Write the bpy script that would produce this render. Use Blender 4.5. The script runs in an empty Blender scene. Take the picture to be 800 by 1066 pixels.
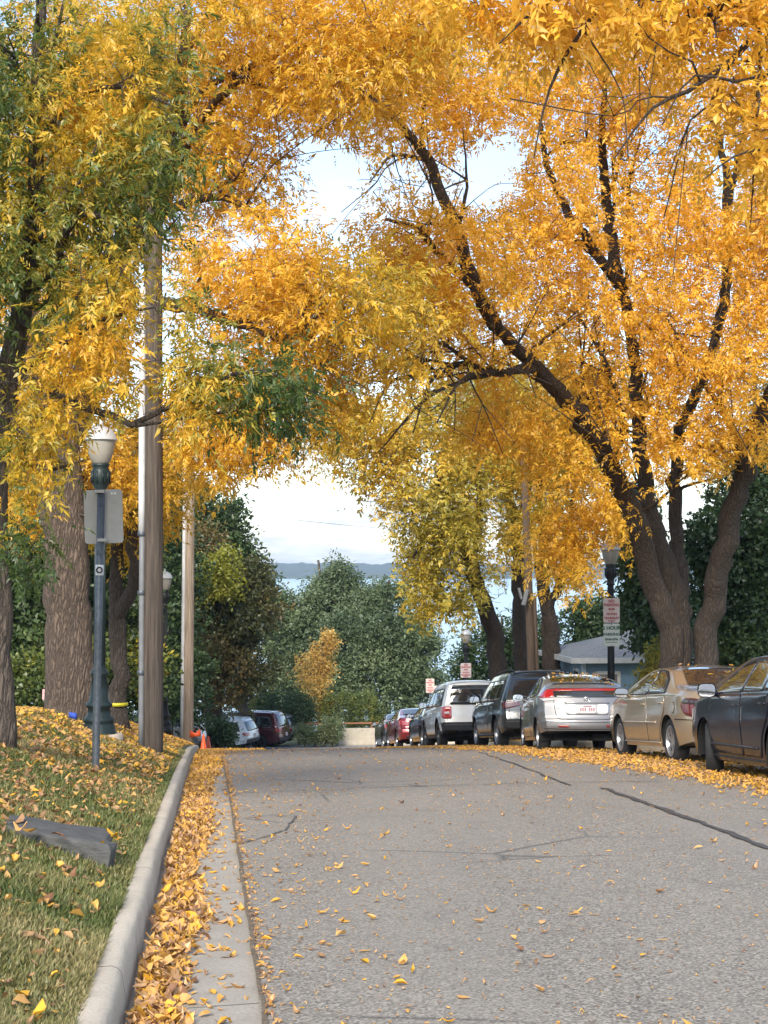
import bpy, math, random
import numpy as np
from mathutils import Vector, Matrix
R = math.radians
rng = np.random.default_rng(7)
random.seed(7)
scene = bpy.context.scene
COL = scene.collection

# ------------------------------------------------------------------ camera model (used to survey the photograph)
FPX = 1630.0                       # focal length in photo pixels (800 wide)
YAW = math.atan(180 / FPX)         # camera turned to the right of the street axis (+Y)
PITCH = math.atan(62 / FPX)        # and slightly up
CZ = 1.36
CAM = np.array([0.0, 0.0, CZ])
FW = np.array([math.sin(YAW) * math.cos(PITCH), math.cos(YAW) * math.cos(PITCH), math.sin(PITCH)])
RT = np.array([math.cos(YAW), -math.sin(YAW), 0.0])
UP = np.cross(RT, FW)

def P(u, v, Y):
    """point of the photograph (u,v) at street distance Y"""
    d = FW + RT * ((u - 400) / FPX) + UP * ((533 - v) / FPX)
    return CAM + d * (Y / d[1])

def proj(p):
    d = np.asarray(p, float) - CAM
    w = d @ FW
    w = np.where(w < 0.01, 0.01, w)
    return 400 + FPX * (d @ RT) / w, 533 - FPX * (d @ UP) / w

# ------------------------------------------------------------------ terrain functions
_ky = np.array([-60, -20, 0, 5.6, 12, 17, 21.3, 28.5, 35, 42.5, 48, 54, 60, 66, 70, 73, 76, 80, 86, 95, 110, 135, 170, 400.0])
_kd = np.array([-1.2, 0.45, 1.34, 1.62, 2.03, 2.38, 2.71, 3.32, 4.0, 4.80, 5.44, 6.14, 6.85, 7.52, 7.98, 8.27, 8.47, 8.58, 8.75, 9.4, 11.2, 15.5, 17, 18.0])
_gy = np.arange(-60, 400, 0.25)
_gd = np.interp(_gy, _ky, _kd)
_ker = np.exp(-0.5 * (np.arange(-12, 13) / 5.0) ** 2); _ker /= _ker.sum()
_gd = np.convolve(np.pad(_gd, 12, mode='edge'), _ker, mode='valid')
def road_z(y): return CZ - np.interp(y, _gy, _gd)
def sstep(a, b, x):
    t = np.clip((np.asarray(x, float) - a) / (b - a), 0, 1); return t * t * (3 - 2 * t)
KERB_X0, KERB_X1 = -0.315, -0.450     # face and back of the kerb
GUT_X = 0.19                        # edge of the concrete gutter pan
RK = 8.25                           # right kerb face
def cross(x, y):
    x = np.asarray(x, float); y = np.asarray(y, float)
    l = 0.14 + 0.36 * np.clip(KERB_X1 - x, 0, 1.9) + 0.05 * np.clip(-2.43 - x, 0, 12)
    r = 0.14 + 0.035 * np.clip(x - 8.4, 0, 20)
    c = np.where(x < KERB_X1 + .02, l, np.where(x > 8.4, r, 0.0))
    return c * (1 - sstep(43, 52, y) * np.where(x < 4, 1, 0)) * (1 - sstep(62, 70, y))
def ground_z(x, y): return road_z(y) + cross(x, y)

# ------------------------------------------------------------------ value noise
def vnoise(x, y, seed=0):
    x = np.asarray(x, float); y = np.asarray(y, float)
    xi, yi = np.floor(x), np.floor(y); xf, yf = x - xi, y - yi
    xf = xf * xf * (3 - 2 * xf); yf = yf * yf * (3 - 2 * yf)
    def h(a, b): return np.modf(np.abs(np.sin(a * 127.1 + b * 311.7 + seed * 74.7) * 43758.5453))[0]
    return (h(xi, yi) * (1 - xf) + h(xi + 1, yi) * xf) * (1 - yf) + (h(xi, yi + 1) * (1 - xf) + h(xi + 1, yi + 1) * xf) * yf
def fbm(x, y, seed=0): return .55 * vnoise(x, y, seed) + .3 * vnoise(x * 2.1, y * 2.1, seed + 1) + .15 * vnoise(x * 4.3, y * 4.3, seed + 2)

# ------------------------------------------------------------------ object helpers
def mesh_np(name, V, F, mat, parent=None, smooth=True, attrs=None, mats=None, midx=None, origin=None):
    """one mesh object out of arrays; F is a (n,k) array or a list of such arrays"""
    V = np.asarray(V, float).reshape(-1, 3)
    if origin is not None: V = V - np.asarray(origin)
    Fs = F if isinstance(F, list) and np.ndim(F[0]) == 2 else [F]
    Fs = [np.asarray(f, np.int32) for f in Fs if len(f)]
    me = bpy.data.meshes.new(name)
    me.vertices.add(len(V)); me.vertices.foreach_set('co', V.astype(np.float32).ravel())
    idx = np.concatenate([f.ravel() for f in Fs]); tot = np.concatenate([np.full(len(f), f.shape[1], np.int32) for f in Fs])
    st = np.concatenate([[0], np.cumsum(tot)[:-1]]).astype(np.int32)
    me.loops.add(len(idx)); me.loops.foreach_set('vertex_index', idx)
    me.polygons.add(len(tot)); me.polygons.foreach_set('loop_start', st); me.polygons.foreach_set('loop_total', tot)
    me.update(calc_edges=True); me.validate(clean_customdata=False)
    if smooth is not None: me.polygons.foreach_set('use_smooth', np.full(len(me.polygons), bool(smooth)))
    if attrs:
        for k, a in attrs.items():
            at = me.attributes.new(k, 'FLOAT', 'POINT'); at.data.foreach_set('value', np.asarray(a, np.float32))
    for m in (mats or ([mat] if mat else [])): me.materials.append(m)
    if midx is not None: me.polygons.foreach_set('material_index', np.asarray(midx, np.int32))
    o = bpy.data.objects.new(name, me); COL.objects.link(o)
    if parent is not None: o.parent = parent
    return o

class Acc:
    """collects tubes, boxes, lathes into ONE mesh"""
    def __init__(s): s.V = []; s.Q = []; s.T = []; s.n = 0; s.A = []
    def add(s, V, Q=None, T=None, a=None):
        V = np.asarray(V, float).reshape(-1, 3)
        s.V.append(V)
        if Q is not None and len(Q): s.Q.append(np.asarray(Q, np.int64) + s.n)
        if T is not None and len(T): s.T.append(np.asarray(T, np.int64) + s.n)
        s.A.append(np.full(len(V), 0.0 if a is None else a)); s.n += len(V)
    def box(s, c, h, rot=None, taper=1.0):
        c = np.asarray(c, float); h = np.asarray(h, float)
        b = np.array([[x, y, z] for z in (-1, 1) for y in (-1, 1) for x in (-1, 1)], float)
        b[4:, :2] *= taper
        V = b * h
        if rot is not None: V = V @ np.array(rot).T
        s.add(V + c, [[0, 2, 3, 1], [4, 5, 7, 6], [0, 1, 5, 4], [2, 6, 7, 3], [0, 4, 6, 2], [1, 3, 7, 5]])
    def tube(s, pts, rad, n=8, cap=True, jit=None):
        pts = np.asarray(pts, float); m = len(pts); rad = np.broadcast_to(np.asarray(rad, float), (m,))
        t = np.gradient(pts, axis=0); t /= np.linalg.norm(t, axis=1, keepdims=True) + 1e-9
        ref = np.array([0, 0, 1.0]) if abs(t[0][2]) < .9 else np.array([1.0, 0, 0])
        a = np.cross(t[0], ref); a /= np.linalg.norm(a)
        V = np.zeros((m, n, 3)); ang = np.arange(n) * 2 * math.pi / n
        for i in range(m):
            a = a - t[i] * (a @ t[i]); a /= np.linalg.norm(a) + 1e-9
            b = np.cross(t[i], a)
            rr = rad[i] * (1 if jit is None else jit[i])
            V[i] = pts[i] + (np.cos(ang) * rr)[:, None] * a + (np.sin(ang) * rr)[:, None] * b
        i = np.arange(m - 1)[:, None] * n; j = np.arange(n)[None, :]; k = (j + 1) % n
        Q = np.stack([i + j, i + k, i + n + k, i + n + j], -1).reshape(-1, 4)
        T = []
        V = V.reshape(-1, 3)
        if cap:
            V = np.vstack([V, pts[0], pts[-1]]); c0, c1 = m * n, m * n + 1
            T = [[c0, (q + 1) % n, q] for q in range(n)] + [[c1, (m - 1) * n + q, (m - 1) * n + (q + 1) % n] for q in range(n)]
        s.add(V, Q, T)
    def lathe(s, prof, c=(0, 0, 0), n=24, axis='z'):
        """profile [(r, h)] round an axis through c"""
        prof = np.asarray(prof, float); m = len(prof); ang = np.arange(n) * 2 * math.pi / n
        ca, sa = np.cos(ang), np.sin(ang)
        V = np.zeros((m, n, 3))
        r = prof[:, 0][:, None]; h = np.repeat(prof[:, 1][:, None], n, 1)
        if axis == 'z': V[..., 0] = r * ca; V[..., 1] = r * sa; V[..., 2] = h
        else: V[..., 1] = r * ca; V[..., 2] = r * sa; V[..., 0] = h
        i = np.arange(m - 1)[:, None] * n; j = np.arange(n)[None, :]; k = (j + 1) % n
        Q = np.stack([i + j, i + k, i + n + k, i + n + j], -1).reshape(-1, 4)
        s.add(V.reshape(-1, 3) + np.asarray(c, float), Q)
    def obj(s, name, mat, parent=None, smooth=True, origin=None, **kw):
        V = np.concatenate(s.V); F = []
        if s.Q: F.append(np.concatenate(s.Q))
        if s.T: F.append(np.concatenate(s.T))
        return mesh_np(name, V, F, mat, parent, smooth, origin=origin, **kw)

def tag(o, label=None, cat=None, group=None, kind=None):
    if label: o['label'] = label
    if cat: o['category'] = cat
    if group: o['group'] = group
    if kind: o['kind'] = kind
    return o
def empty(name, loc, label, cat, group=None, rz=0.0):
    o = bpy.data.objects.new(name, None); COL.objects.link(o)
    o.location = [float(c) for c in loc]; o.rotation_euler = (0, 0, rz); o.empty_display_size = .2
    return tag(o, label, cat, group)
def struct(o): o['kind'] = 'structure'; return o
def bevel(o, w, seg=2, ang=35):
    m = o.modifiers.new('bevel', 'BEVEL'); m.width = w; m.segments = seg; m.limit_method = 'ANGLE'; m.angle_limit = R(ang)
    m.harden_normals = False
    return o
def sharp(o, ang=35):
    """edges sharper than ang stay crisp"""
    me = o.data
    try: me.set_sharp_from_angle(angle=R(ang))
    except Exception: pass
    return o
def catmull(pts, k=6):
    pts = np.asarray(pts, float)
    if len(pts) < 3: 
        t = np.linspace(0, 1, k + 1)[:, None]; return pts[0] * (1 - t) + pts[1] * t
    p = np.vstack([2 * pts[0] - pts[1], pts, 2 * pts[-1] - pts[-2]]); out = []
    for i in range(1, len(p) - 2):
        for t in np.linspace(0, 1, k, endpoint=False):
            a, b, c, d = p[i - 1:i + 3]
            out.append(.5 * (2 * b + (c - a) * t + (2 * a - 5 * b + 4 * c - d) * t * t + (3 * b - a - 3 * c + d) * t ** 3))
    out.append(pts[-1]); return np.array(out)
def text_mesh(name, s, size, mat, parent, loc, rot, bold=0.0, sx=1.0):
    cu = bpy.data.curves.new(name, 'FONT'); cu.body = s; cu.size = size; cu.align_x = 'CENTER'; cu.align_y = 'CENTER'; cu.offset = bold; cu.resolution_u = 3
    t = bpy.data.objects.new(name, cu); COL.objects.link(t)
    dg = bpy.context.evaluated_depsgraph_get()
    me = bpy.data.meshes.new_from_object(t.evaluated_get(dg)); bpy.data.objects.remove(t)
    me.materials.clear(); me.materials.append(mat)
    o = bpy.data.objects.new(name, me); COL.objects.link(o); o.parent = parent; o.location = loc; o.rotation_euler = rot; o.scale = (sx, 1, 1)
    return o

# ------------------------------------------------------------------ materials
def new_mat(name):
    m = bpy.data.materials.new(name); m.use_nodes = True
    nt = m.node_tree; nt.nodes.clear(); return m, nt
def N(nt, t, **kw):
    n = nt.nodes.new(t)
    for k, v in kw.items():
        if k.startswith('i_'): 
            key = k[2:].replace('_', ' ')
            n.inputs[int(key) if key.isdigit() else key].default_value = v
        else: setattr(n, k, v)
    return n
def ramp(nt, fac, stops, interp='LINEAR'):
    n = nt.nodes.new('ShaderNodeValToRGB'); cr = n.color_ramp; cr.interpolation = interp
    while len(cr.elements) < len(stops): cr.elements.new(.5)
    for e, (p, c) in zip(cr.elements, stops): e.position = p; e.color = (*c, 1) if len(c) == 3 else c
    nt.links.new(fac, n.inputs[0]); return n.outputs[0]
def out(nt, sh):
    o = nt.nodes.new('ShaderNodeOutputMaterial'); nt.links.new(sh, o.inputs['Surface']); return o
def princ(nt, col=None, rough=.6, metal=0.0, **kw):
    p = nt.nodes.new('ShaderNodeBsdfPrincipled'); p.inputs['Roughness'].default_value = rough; p.inputs['Metallic'].default_value = metal
    if isinstance(col, (tuple, list)): p.inputs['Base Color'].default_value = (*col, 1)
    elif col is not None: nt.links.new(col, p.inputs['Base Color'])
    for k, v in kw.items(): p.inputs[k.replace('_', ' ')].default_value = v
    return p
def coords(nt, kind='Object', scale=(1, 1, 1)):
    tc = N(nt, 'ShaderNodeTexCoord'); mp = N(nt, 'ShaderNodeMapping'); mp.inputs['Scale'].default_value = scale
    nt.links.new(tc.outputs[kind], mp.inputs['Vector']); return mp.outputs[0]
def noise(nt, vec, scale, detail=4, rough=.55, dist=0.0):
    n = N(nt, 'ShaderNodeTexNoise'); n.inputs['Scale'].default_value = scale; n.inputs['Detail'].default_value = detail
    n.inputs['Roughness'].default_value = rough; n.inputs['Distortion'].default_value = dist
    if vec is not None: nt.links.new(vec, n.inputs['Vector'])
    return n.outputs['Fac']
def bump(nt, h, strength=.5, dist=.01, prev=None):
    b = N(nt, 'ShaderNodeBump'); b.inputs['Strength'].default_value = strength; b.inputs['Distance'].default_value = dist
    nt.links.new(h, b.inputs['Height'])
    if prev is not None: nt.links.new(prev, b.inputs['Normal'])
    return b.outputs[0]
def mixc(nt, fac, a, b, mode='MIX'):
    n = N(nt, 'ShaderNodeMix', data_type='RGBA', blend_type=mode)
    if isinstance(fac, (int, float)): n.inputs[0].default_value = fac
    else: nt.links.new(fac, n.inputs[0])
    for s, i in ((a, 6), (b, 7)):
        if isinstance(s, (tuple, list)): n.inputs[i].default_value = (*s, 1)
        else: nt.links.new(s, n.inputs[i])
    return n.outputs[2]
def mth(nt, op, a, b=None):
    n = N(nt, 'ShaderNodeMath', operation=op)
    for i, s in enumerate((a, b)):
        if s is None: continue
        if isinstance(s, (int, float)): n.inputs[i].default_value = s
        else: nt.links.new(s, n.inputs[i])
    return n.outputs[0]

def simple(name, col, rough=.6, metal=0.0, var=.12, nscale=8, bumpd=0.0, **kw):
    m, nt = new_mat(name); v = coords(nt)
    n = noise(nt, v, nscale, 5)
    c = ramp(nt, n, [(.3, tuple(max(0, x * (1 - var)) for x in col)), (.7, tuple(min(1, x * (1 + var)) for x in col))])
    p = princ(nt, c, rough, metal, **kw)
    if bumpd: nt.links.new(bump(nt, n, .6, bumpd), p.inputs['Normal'])
    out(nt, p.outputs[0]); return m

def bark_mat(name, dark, light, sc=1.0):
    m, nt = new_mat(name)
    v = coords(nt, 'Object', (9 * sc, 9 * sc, 1.6 * sc))
    vo = N(nt, 'ShaderNodeTexVoronoi', feature='DISTANCE_TO_EDGE'); vo.inputs['Scale'].default_value = 2.6
    n0 = noise(nt, v, 2.0, 4, .6)
    w = N(nt, 'ShaderNodeVectorMath', operation='MULTIPLY_ADD')
    nt.links.new(v, w.inputs[0]); w.inputs[1].default_value = (1, 1, 1)
    nt.links.new(mixc(nt, 1.0, n0, n0), w.inputs[2]); nt.links.new(w.outputs[0], vo.inputs['Vector'])
    h = mth(nt, 'ADD', mth(nt, 'MINIMUM', mth(nt, 'MULTIPLY', vo.outputs['Distance'], 3.2), 1.0), mth(nt, 'MULTIPLY', n0, .6))
    big = noise(nt, coords(nt, 'Object', (1, 1, .6)), 1.7, 3)
    c = ramp(nt, h, [(.15, dark), (.9, light)])
    c = mixc(nt, mth(nt, 'MULTIPLY', big, .45), c, tuple(x * .6 for x in light))
    p = princ(nt, c, .95); nt.links.new(bump(nt, h, .9, .03), p.inputs['Normal'])
    out(nt, p.outputs[0]); return m

def leaf_mat(name, stops, trans=.45, var=.35):
    """leaf colour by the clump's own tint (green to orange) with differences from leaf to leaf"""
    m, nt = new_mat(name)
    at = N(nt, 'ShaderNodeAttribute', attribute_name='tint')
    ge = N(nt, 'ShaderNodeNewGeometry')
    f = mth(nt, 'ADD', at.outputs['Fac'], mth(nt, 'MULTIPLY', mth(nt, 'SUBTRACT', ge.outputs['Random Per Island'], .5), .16))
    c = ramp(nt, f, stops)
    val = N(nt, 'ShaderNodeHueSaturation'); nt.links.new(c, val.inputs['Color'])
    r2 = mth(nt, 'FRACT', mth(nt, 'MULTIPLY', ge.outputs['Random Per Island'], 37.7))
    nt.links.new(mth(nt, 'ADD', 1 - var / 2, mth(nt, 'MULTIPLY', r2, var)), val.inputs['Value'])
    d = N(nt, 'ShaderNodeBsdfDiffuse'); t = N(nt, 'ShaderNodeBsdfTranslucent'); g = N(nt, 'ShaderNodeBsdfGlossy'); g.inputs['Roughness'].default_value = .45
    nt.links.new(val.outputs[0], d.inputs[0]); nt.links.new(val.outputs[0], t.inputs[0])
    m1 = N(nt, 'ShaderNodeMixShader'); m1.inputs[0].default_value = trans
    nt.links.new(d.outputs[0], m1.inputs[1]); nt.links.new(t.outputs[0], m1.inputs[2])
    m2 = N(nt, 'ShaderNodeMixShader'); m2.inputs[0].default_value = .04
    nt.links.new(m1.outputs[0], m2.inputs[1]); nt.links.new(g.outputs[0], m2.inputs[2])
    out(nt, m2.outputs[0]); return m

def paint(name, col, metal=.5, rough=.32, coat=1.0, dirt=.08):
    m, nt = new_mat(name); v = coords(nt)
    n = noise(nt, v, 2.2, 4)
    c = mixc(nt, mth(nt, 'MULTIPLY', n, dirt), col, (.25, .22, .18))
    p = princ(nt, c, rough, metal, Coat_Weight=coat, Coat_Roughness=.06)
    nt.links.new(mth(nt, 'ADD', rough - .06, mth(nt, 'MULTIPLY', n, .14)), p.inputs['Roughness'])
    out(nt, p.outputs[0]); return m
USE_HAZE = True
# ------------------------------------------------------------------ camera
cam = bpy.data.cameras.new('camera'); co = bpy.data.objects.new('camera', cam); COL.objects.link(co)
co.matrix_world = Matrix(((RT[0], UP[0], -FW[0], 0), (RT[1], UP[1], -FW[1], 0), (RT[2], UP[2], -FW[2], CZ), (0, 0, 0, 1)))
cam.sensor_fit = 'HORIZONTAL'; cam.sensor_width = 36; cam.lens = 36 * FPX / 800; cam.clip_start = .1; cam.clip_end = 30000
scene.camera = co

# ------------------------------------------------------------------ daylight: pale sky with broken cloud, soft sun from behind the left shoulder
SUN_EL, SUN_AZ = R(33), R(197)        # azimuth clockwise from +Y (street axis)
world = bpy.data.worlds.new('World'); scene.world = world; world.use_nodes = True
nt = world.node_tree; nt.nodes.clear()
sky = N(nt, 'ShaderNodeTexSky', sky_type='NISHITA'); sky.sun_disc = False; sky.sun_elevation = SUN_EL; sky.sun_rotation = SUN_AZ
sky.air_density = 1.0; sky.dust_density = .6; sky.ozone_density = 1.0; sky.altitude = 250
tc = N(nt, 'ShaderNodeTexCoord'); sp = N(nt, 'ShaderNodeSeparateXYZ'); nt.links.new(tc.outputs['Generated'], sp.inputs[0])
zz = mth(nt, 'ADD', mth(nt, 'MAXIMUM', sp.outputs[2], 0.0), .16)
cb = N(nt, 'ShaderNodeCombineXYZ')
nt.links.new(mth(nt, 'DIVIDE', sp.outputs[0], zz), cb.inputs[0]); nt.links.new(mth(nt, 'DIVIDE', sp.outputs[1], zz), cb.inputs[1])
cn = noise(nt, cb.outputs[0], 1.15, 8, .58, .25)
cn2 = noise(nt, cb.outputs[0], 3.3, 6, .6)
cov = ramp(nt, cn, [(.47, (0, 0, 0)), (.72, (1, 1, 1))])
hz = ramp(nt, sp.outputs[2], [(.0, (.85, .85, .85)), (.12, (.25, .25, .25)), (.25, (0, 0, 0))])
cov = mth(nt, 'MINIMUM', mth(nt, 'ADD', mth(nt, 'MULTIPLY', cov, .92), mth(nt, 'MULTIPLY', hz, .75)), 1.0)
ccol = ramp(nt, cn2, [(.3, (2.55, 2.8, 3.2)), (.68, (3.7, 3.7, 3.68))])
bg = N(nt, 'ShaderNodeBackground'); bg.inputs['Strength'].default_value = .11
nt.links.new(mixc(nt, cov, sky.outputs[0], ccol), bg.inputs['Color'])
wo = N(nt, 'ShaderNodeOutputWorld'); nt.links.new(bg.outputs[0], wo.inputs['Surface'])
sun = bpy.data.lights.new('sun', 'SUN'); sun.energy = 2.1; sun.angle = R(24); sun.color = (1, .92, .80)
so = bpy.data.objects.new('sun', sun); COL.objects.link(so)
sd = Vector((math.sin(SUN_AZ) * math.cos(SUN_EL), math.cos(SUN_AZ) * math.cos(SUN_EL), math.sin(SUN_EL)))
so.rotation_euler = sd.to_track_quat('Z', 'Y').to_euler(); so.location = (-10, -20, 30)
vs = scene.view_settings; vs.view_transform = 'Standard'; vs.look = 'None'; vs.gamma = 1; vs.exposure = 1.64; vs.use_curve_mapping = False
scene.render.engine = 'CYCLES'
cy = scene.cycles; cy.max_bounces = 7; cy.diffuse_bounces = 4; cy.glossy_bounces = 3; cy.transmission_bounces = 4; cy.transparent_max_bounces = 6; cy.volume_bounces = 0
cy.sample_clamp_indirect = 6; cy.use_denoising = True
scene.render.use_persistent_data = False

# ------------------------------------------------------------------ ground materials
m, nt = new_mat('lawn_soil'); M_LAWN = m
v = coords(nt); a = noise(nt, v, 1.2, 5); b = noise(nt, v, 22, 4, .7)
c = ramp(nt, b, [(.3, (.045, .055, .016)), (.5, (.10, .105, .032)), (.72, (.17, .145, .06))])
c = mixc(nt, ramp(nt, a, [(.42, (0, 0, 0)), (.7, (.55, .55, .55))]), c, (.13, .10, .04))
p = princ(nt, c, .95); nt.links.new(bump(nt, b, .8, .03), p.inputs['Normal']); out(nt, p.outputs[0])

m, nt = new_mat('asphalt'); M_ASPH = m
v = coords(nt); ag = N(nt, 'ShaderNodeTexVoronoi'); ag.inputs['Scale'].default_value = 95; nt.links.new(v, ag.inputs['Vector'])
ag2 = noise(nt, v, 60, 3, .8); big = noise(nt, coords(nt, 'Object', (1, .35, 1)), .9, 5); med = noise(nt, v, 5, 5, .65)
g = mth(nt, 'ADD', mth(nt, 'MULTIPLY', ag.outputs['Color'], .5), mth(nt, 'MULTIPLY', ag2, .5))
c = ramp(nt, g, [(.25, (.060, .055, .048)), (.47, (.206, .178, .141)), (.72, (.42, .372, .305))])
c = mixc(nt, mth(nt, 'MULTIPLY', ramp(nt, big, [(.35, (0, 0, 0)), (.7, (1, 1, 1))]), .30), c, (.14, .128, .112))
tr = noise(nt, coords(nt, 'Object', (1.1, .03, 1)), 1.3, 2)
c = mixc(nt, mth(nt, 'MULTIPLY', ramp(nt, tr, [(.42, (0, 0, 0)), (.62, (1, 1, 1))]), .32), c, (.27, .24, .20))
sp_o = noise(nt, coords(nt, 'Object', (1, .6, 1)), 2.4, 6, .7)
c = mixc(nt, mth(nt, 'MULTIPLY', ramp(nt, sp_o, [(.58, (0, 0, 0)), (.68, (1, 1, 1))]), .35), c, (.11, .10, .09))
c = mixc(nt, mth(nt, 'MULTIPLY', ramp(nt, med, [(.5, (0, 0, 0)), (.75, (1, 1, 1))]), .25), c, (.26, .232, .194))
cr = N(nt, 'ShaderNodeTexVoronoi', feature='DISTANCE_TO_EDGE'); cr.inputs['Scale'].default_value = .55
nt.links.new(mixc(nt, .12, v, N(nt, 'ShaderNodeTexNoise', i_Scale=3.0).outputs['Color']), cr.inputs['Vector'])
ck = ramp(nt, cr.outputs['Distance'], [(.0, (1, 1, 1)), (.012, (0, 0, 0))])
ckm = mth(nt, 'MULTIPLY', ck, ramp(nt, noise(nt, v, .5, 2), [(.52, (0, 0, 0)), (.62, (.7, .7, .7))]))
c = mixc(nt, ckm, c, (.035, .034, .033))
p = princ(nt, c, .9); nt.links.new(bump(nt, mth(nt, 'SUBTRACT', g, mth(nt, 'MULTIPLY', ckm, .6)), .7, .008), p.inputs['Normal']); out(nt, p.outputs[0])

def concrete(name, lo, hi, joint=None, bd=.006):
    m, nt = new_mat(name); v = coords(nt)
    f = noise(nt, v, 70, 4, .75); s = noise(nt, v, 3.2, 6, .65); st = noise(nt, coords(nt, 'Object', (1, .15, 1)), 5, 4)
    c = ramp(nt, f, [(.3, lo), (.7, hi)])
    c = mixc(nt, mth(nt, 'MULTIPLY', ramp(nt, s, [(.4, (0, 0, 0)), (.75, (1, 1, 1))]), .4), c, tuple(x * .62 for x in lo))
    c = mixc(nt, mth(nt, 'MULTIPLY', ramp(nt, st, [(.5, (0, 0, 0)), (.8, (1, 1, 1))]), .25), c, (.16, .13, .09))
    h = f
    if joint:
        sp = N(nt, 'ShaderNodeSeparateXYZ'); nt.links.new(v, sp.inputs[0])
        wob = mth(nt, 'MULTIPLY', noise(nt, v, 8, 2), .006)
        fr = mth(nt, 'FRACT', mth(nt, 'DIVIDE', mth(nt, 'ADD', sp.outputs[1], wob), joint))
        j = mth(nt, 'LESS_THAN', fr, .014 / joint)
        c = mixc(nt, mth(nt, 'MULTIPLY', j, .85), c, (.045, .04, .035)); h = mth(nt, 'SUBTRACT', f, j)
    p = princ(nt, c, .9); h = mth(nt, 'ADD', h, mth(nt, 'MULTIPLY', noise(nt, v, 22, 4, .7), 1.2)); nt.links.new(bump(nt, h, .5, bd), p.inputs['Normal']); out(nt, p.outputs[0]); return m
M_KERB = concrete('kerb_concrete', (.44, .372, .282), (.66, .575, .45), 3.05, bd=.014)
M_GUT = concrete('gutter_concrete', (.27, .238, .193), (.42, .375, .31), 3.05)
M_LOT = concrete('lot_paving', (.22, .21, .20), (.33, .32, .305))
M_TAR = simple('tar_sealant', (.055, .052, .049), .55, bumpd=.004)
M_SEAMDIRT = simple('joint_dirt', (.13, .095, .06), .95, var=.5, nscale=30)

# ------------------------------------------------------------------ the ground as one sheet out to the lake bed
def grid(name, xs, ys, zf, mat, kind=True):
    X, Y = np.meshgrid(xs, ys); Z = zf(X, Y); nx, ny = len(xs), len(ys)
    i = np.arange(ny - 1)[:, None] * nx; j = np.arange(nx - 1)[None]
    Q = np.stack([i + j, i + j + 1, i + nx + j + 1, i + nx + j], -1).reshape(-1, 4)
    o = mesh_np(name, np.stack([X, Y, Z], -1), Q, mat); struct(o); return o
YS = np.concatenate([np.arange(-50, 100, .5), np.arange(100, 200, 4), np.linspace(200, 400, 8)])
def base_z(x, y):
    z = ground_z(x, y)
    inroad = (x > KERB_X1 + .02) & (x < RK + .12)
    lot = (y > 50) & (y < 78.5)
    z = z - np.where(inroad | lot, .12, 0.0)
    z = z + np.where((x < KERB_X1) & (y < 45), .03 * (vnoise(x * 1.3, y * 1.3, 3) - .5), 0)
    far = sstep(78, 84, y)
    return z - far * .15
xs = np.unique(np.concatenate([[-400, -250, -150, -90, -60, -40, -28, -20, -14, -10, -8, -6.5], np.arange(-5.5, -.6, .3), [KERB_X1 - .03, KERB_X1 + .005, KERB_X1 + .03, -.2, 1, 3, 5, 7, 8.0, 8.36, 8.42],
                np.arange(9, 20, 1.0), [24, 30, 40, 60, 90, 150, 250, 400]]))
ground = grid('ground', xs, YS, base_z, M_LAWN)
yr = np.arange(-30, 60.1, .5)
def pave(off): return lambda x, y: road_z(y) + off
road = grid('road', np.linspace(GUT_X, 7.85, 12), yr, lambda x, y: road_z(y) + .06 * (1 - ((x - 4) / 4) ** 2) * (1 - sstep(30, 45, y)) , M_ASPH)
gut = grid('gutter', np.array([KERB_X0 - .03, -.22, -.05, .08, GUT_X + .012]), np.arange(-30, 48.1, .5), lambda x, y: road_z(y) - .003 - .022 * np.maximum(GUT_X - x, 0) / .55 + .002 * np.sin(y * 2.06), M_GUT)
gut2 = grid('far_gutter', np.array([7.854, 8.0, RK + .03]), np.arange(-30, 60.1, .5), pave(-.006), M_GUT)
lot = grid('lot', np.concatenate([np.arange(-60, -5, 5), np.arange(-5, 45, 2.5)]), np.arange(60.104, 77.6, .5), pave(.0), M_LOT)
sidel = grid('side_lot', np.linspace(-40, GUT_X - .1, 14), np.arange(52, 60.101, .5), pave(-.004), M_LOT)
# kerbs swept along the street; the near one turns into the lot
def sweep_kerb(name, path, side, mat):
    """side -1: the lawn lies to the left of the path's direction"""
    path = np.asarray(path, float); t = np.gradient(path, axis=0); t /= np.linalg.norm(t, axis=1, keepdims=True)
    nrm = np.stack([-t[:, 1], t[:, 0]], 1) * (1 if side < 0 else -1)
    prof = [(0, -.08), (.003, .02), (.009, .10), (.016, .130), (.028, .146), (.048, .152), (.10, .152), (.12, .146), (.131, .13), (.135, -.10)]
    V = []
    for k, (o, h) in enumerate(prof):
        wob = (.006 * (vnoise(path[:, 1] * 9.1, np.full(len(path), k * 5.3), 15) - .5) if 0 < k < 9 else 0) + .007 * (vnoise(path[:, 1] * 2.3, np.full(len(path), k * 3.1), 5) - .5) + .016 * (vnoise(path[:, 1] * .45, np.full(len(path), k * .2), 8) - .5)
        xy = path + nrm * (o + wob)[:, None]
        V.append(np.column_stack([xy, road_z(path[:, 1]) + h + .008 * (vnoise(path[:, 1] * 1.7, np.full(len(path), k * 1.7), 6) - .5)]))
    V = np.stack(V, 1); n, m_ = len(path), len(prof)
    i = np.arange(n - 1)[:, None] * m_; j = np.arange(m_ - 1)[None]
    Q = np.stack([i + j, i + j + 1, i + m_ + j + 1, i + m_ + j], -1).reshape(-1, 4)
    o = mesh_np(name, V.reshape(-1, 3), Q, mat); struct(o); return o
arc = [(KERB_X0 - 3.5 + 3.5 * math.cos(a), 45.5 + 3.5 * math.sin(a)) for a in np.linspace(0, math.pi / 2, 12)]
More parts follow.
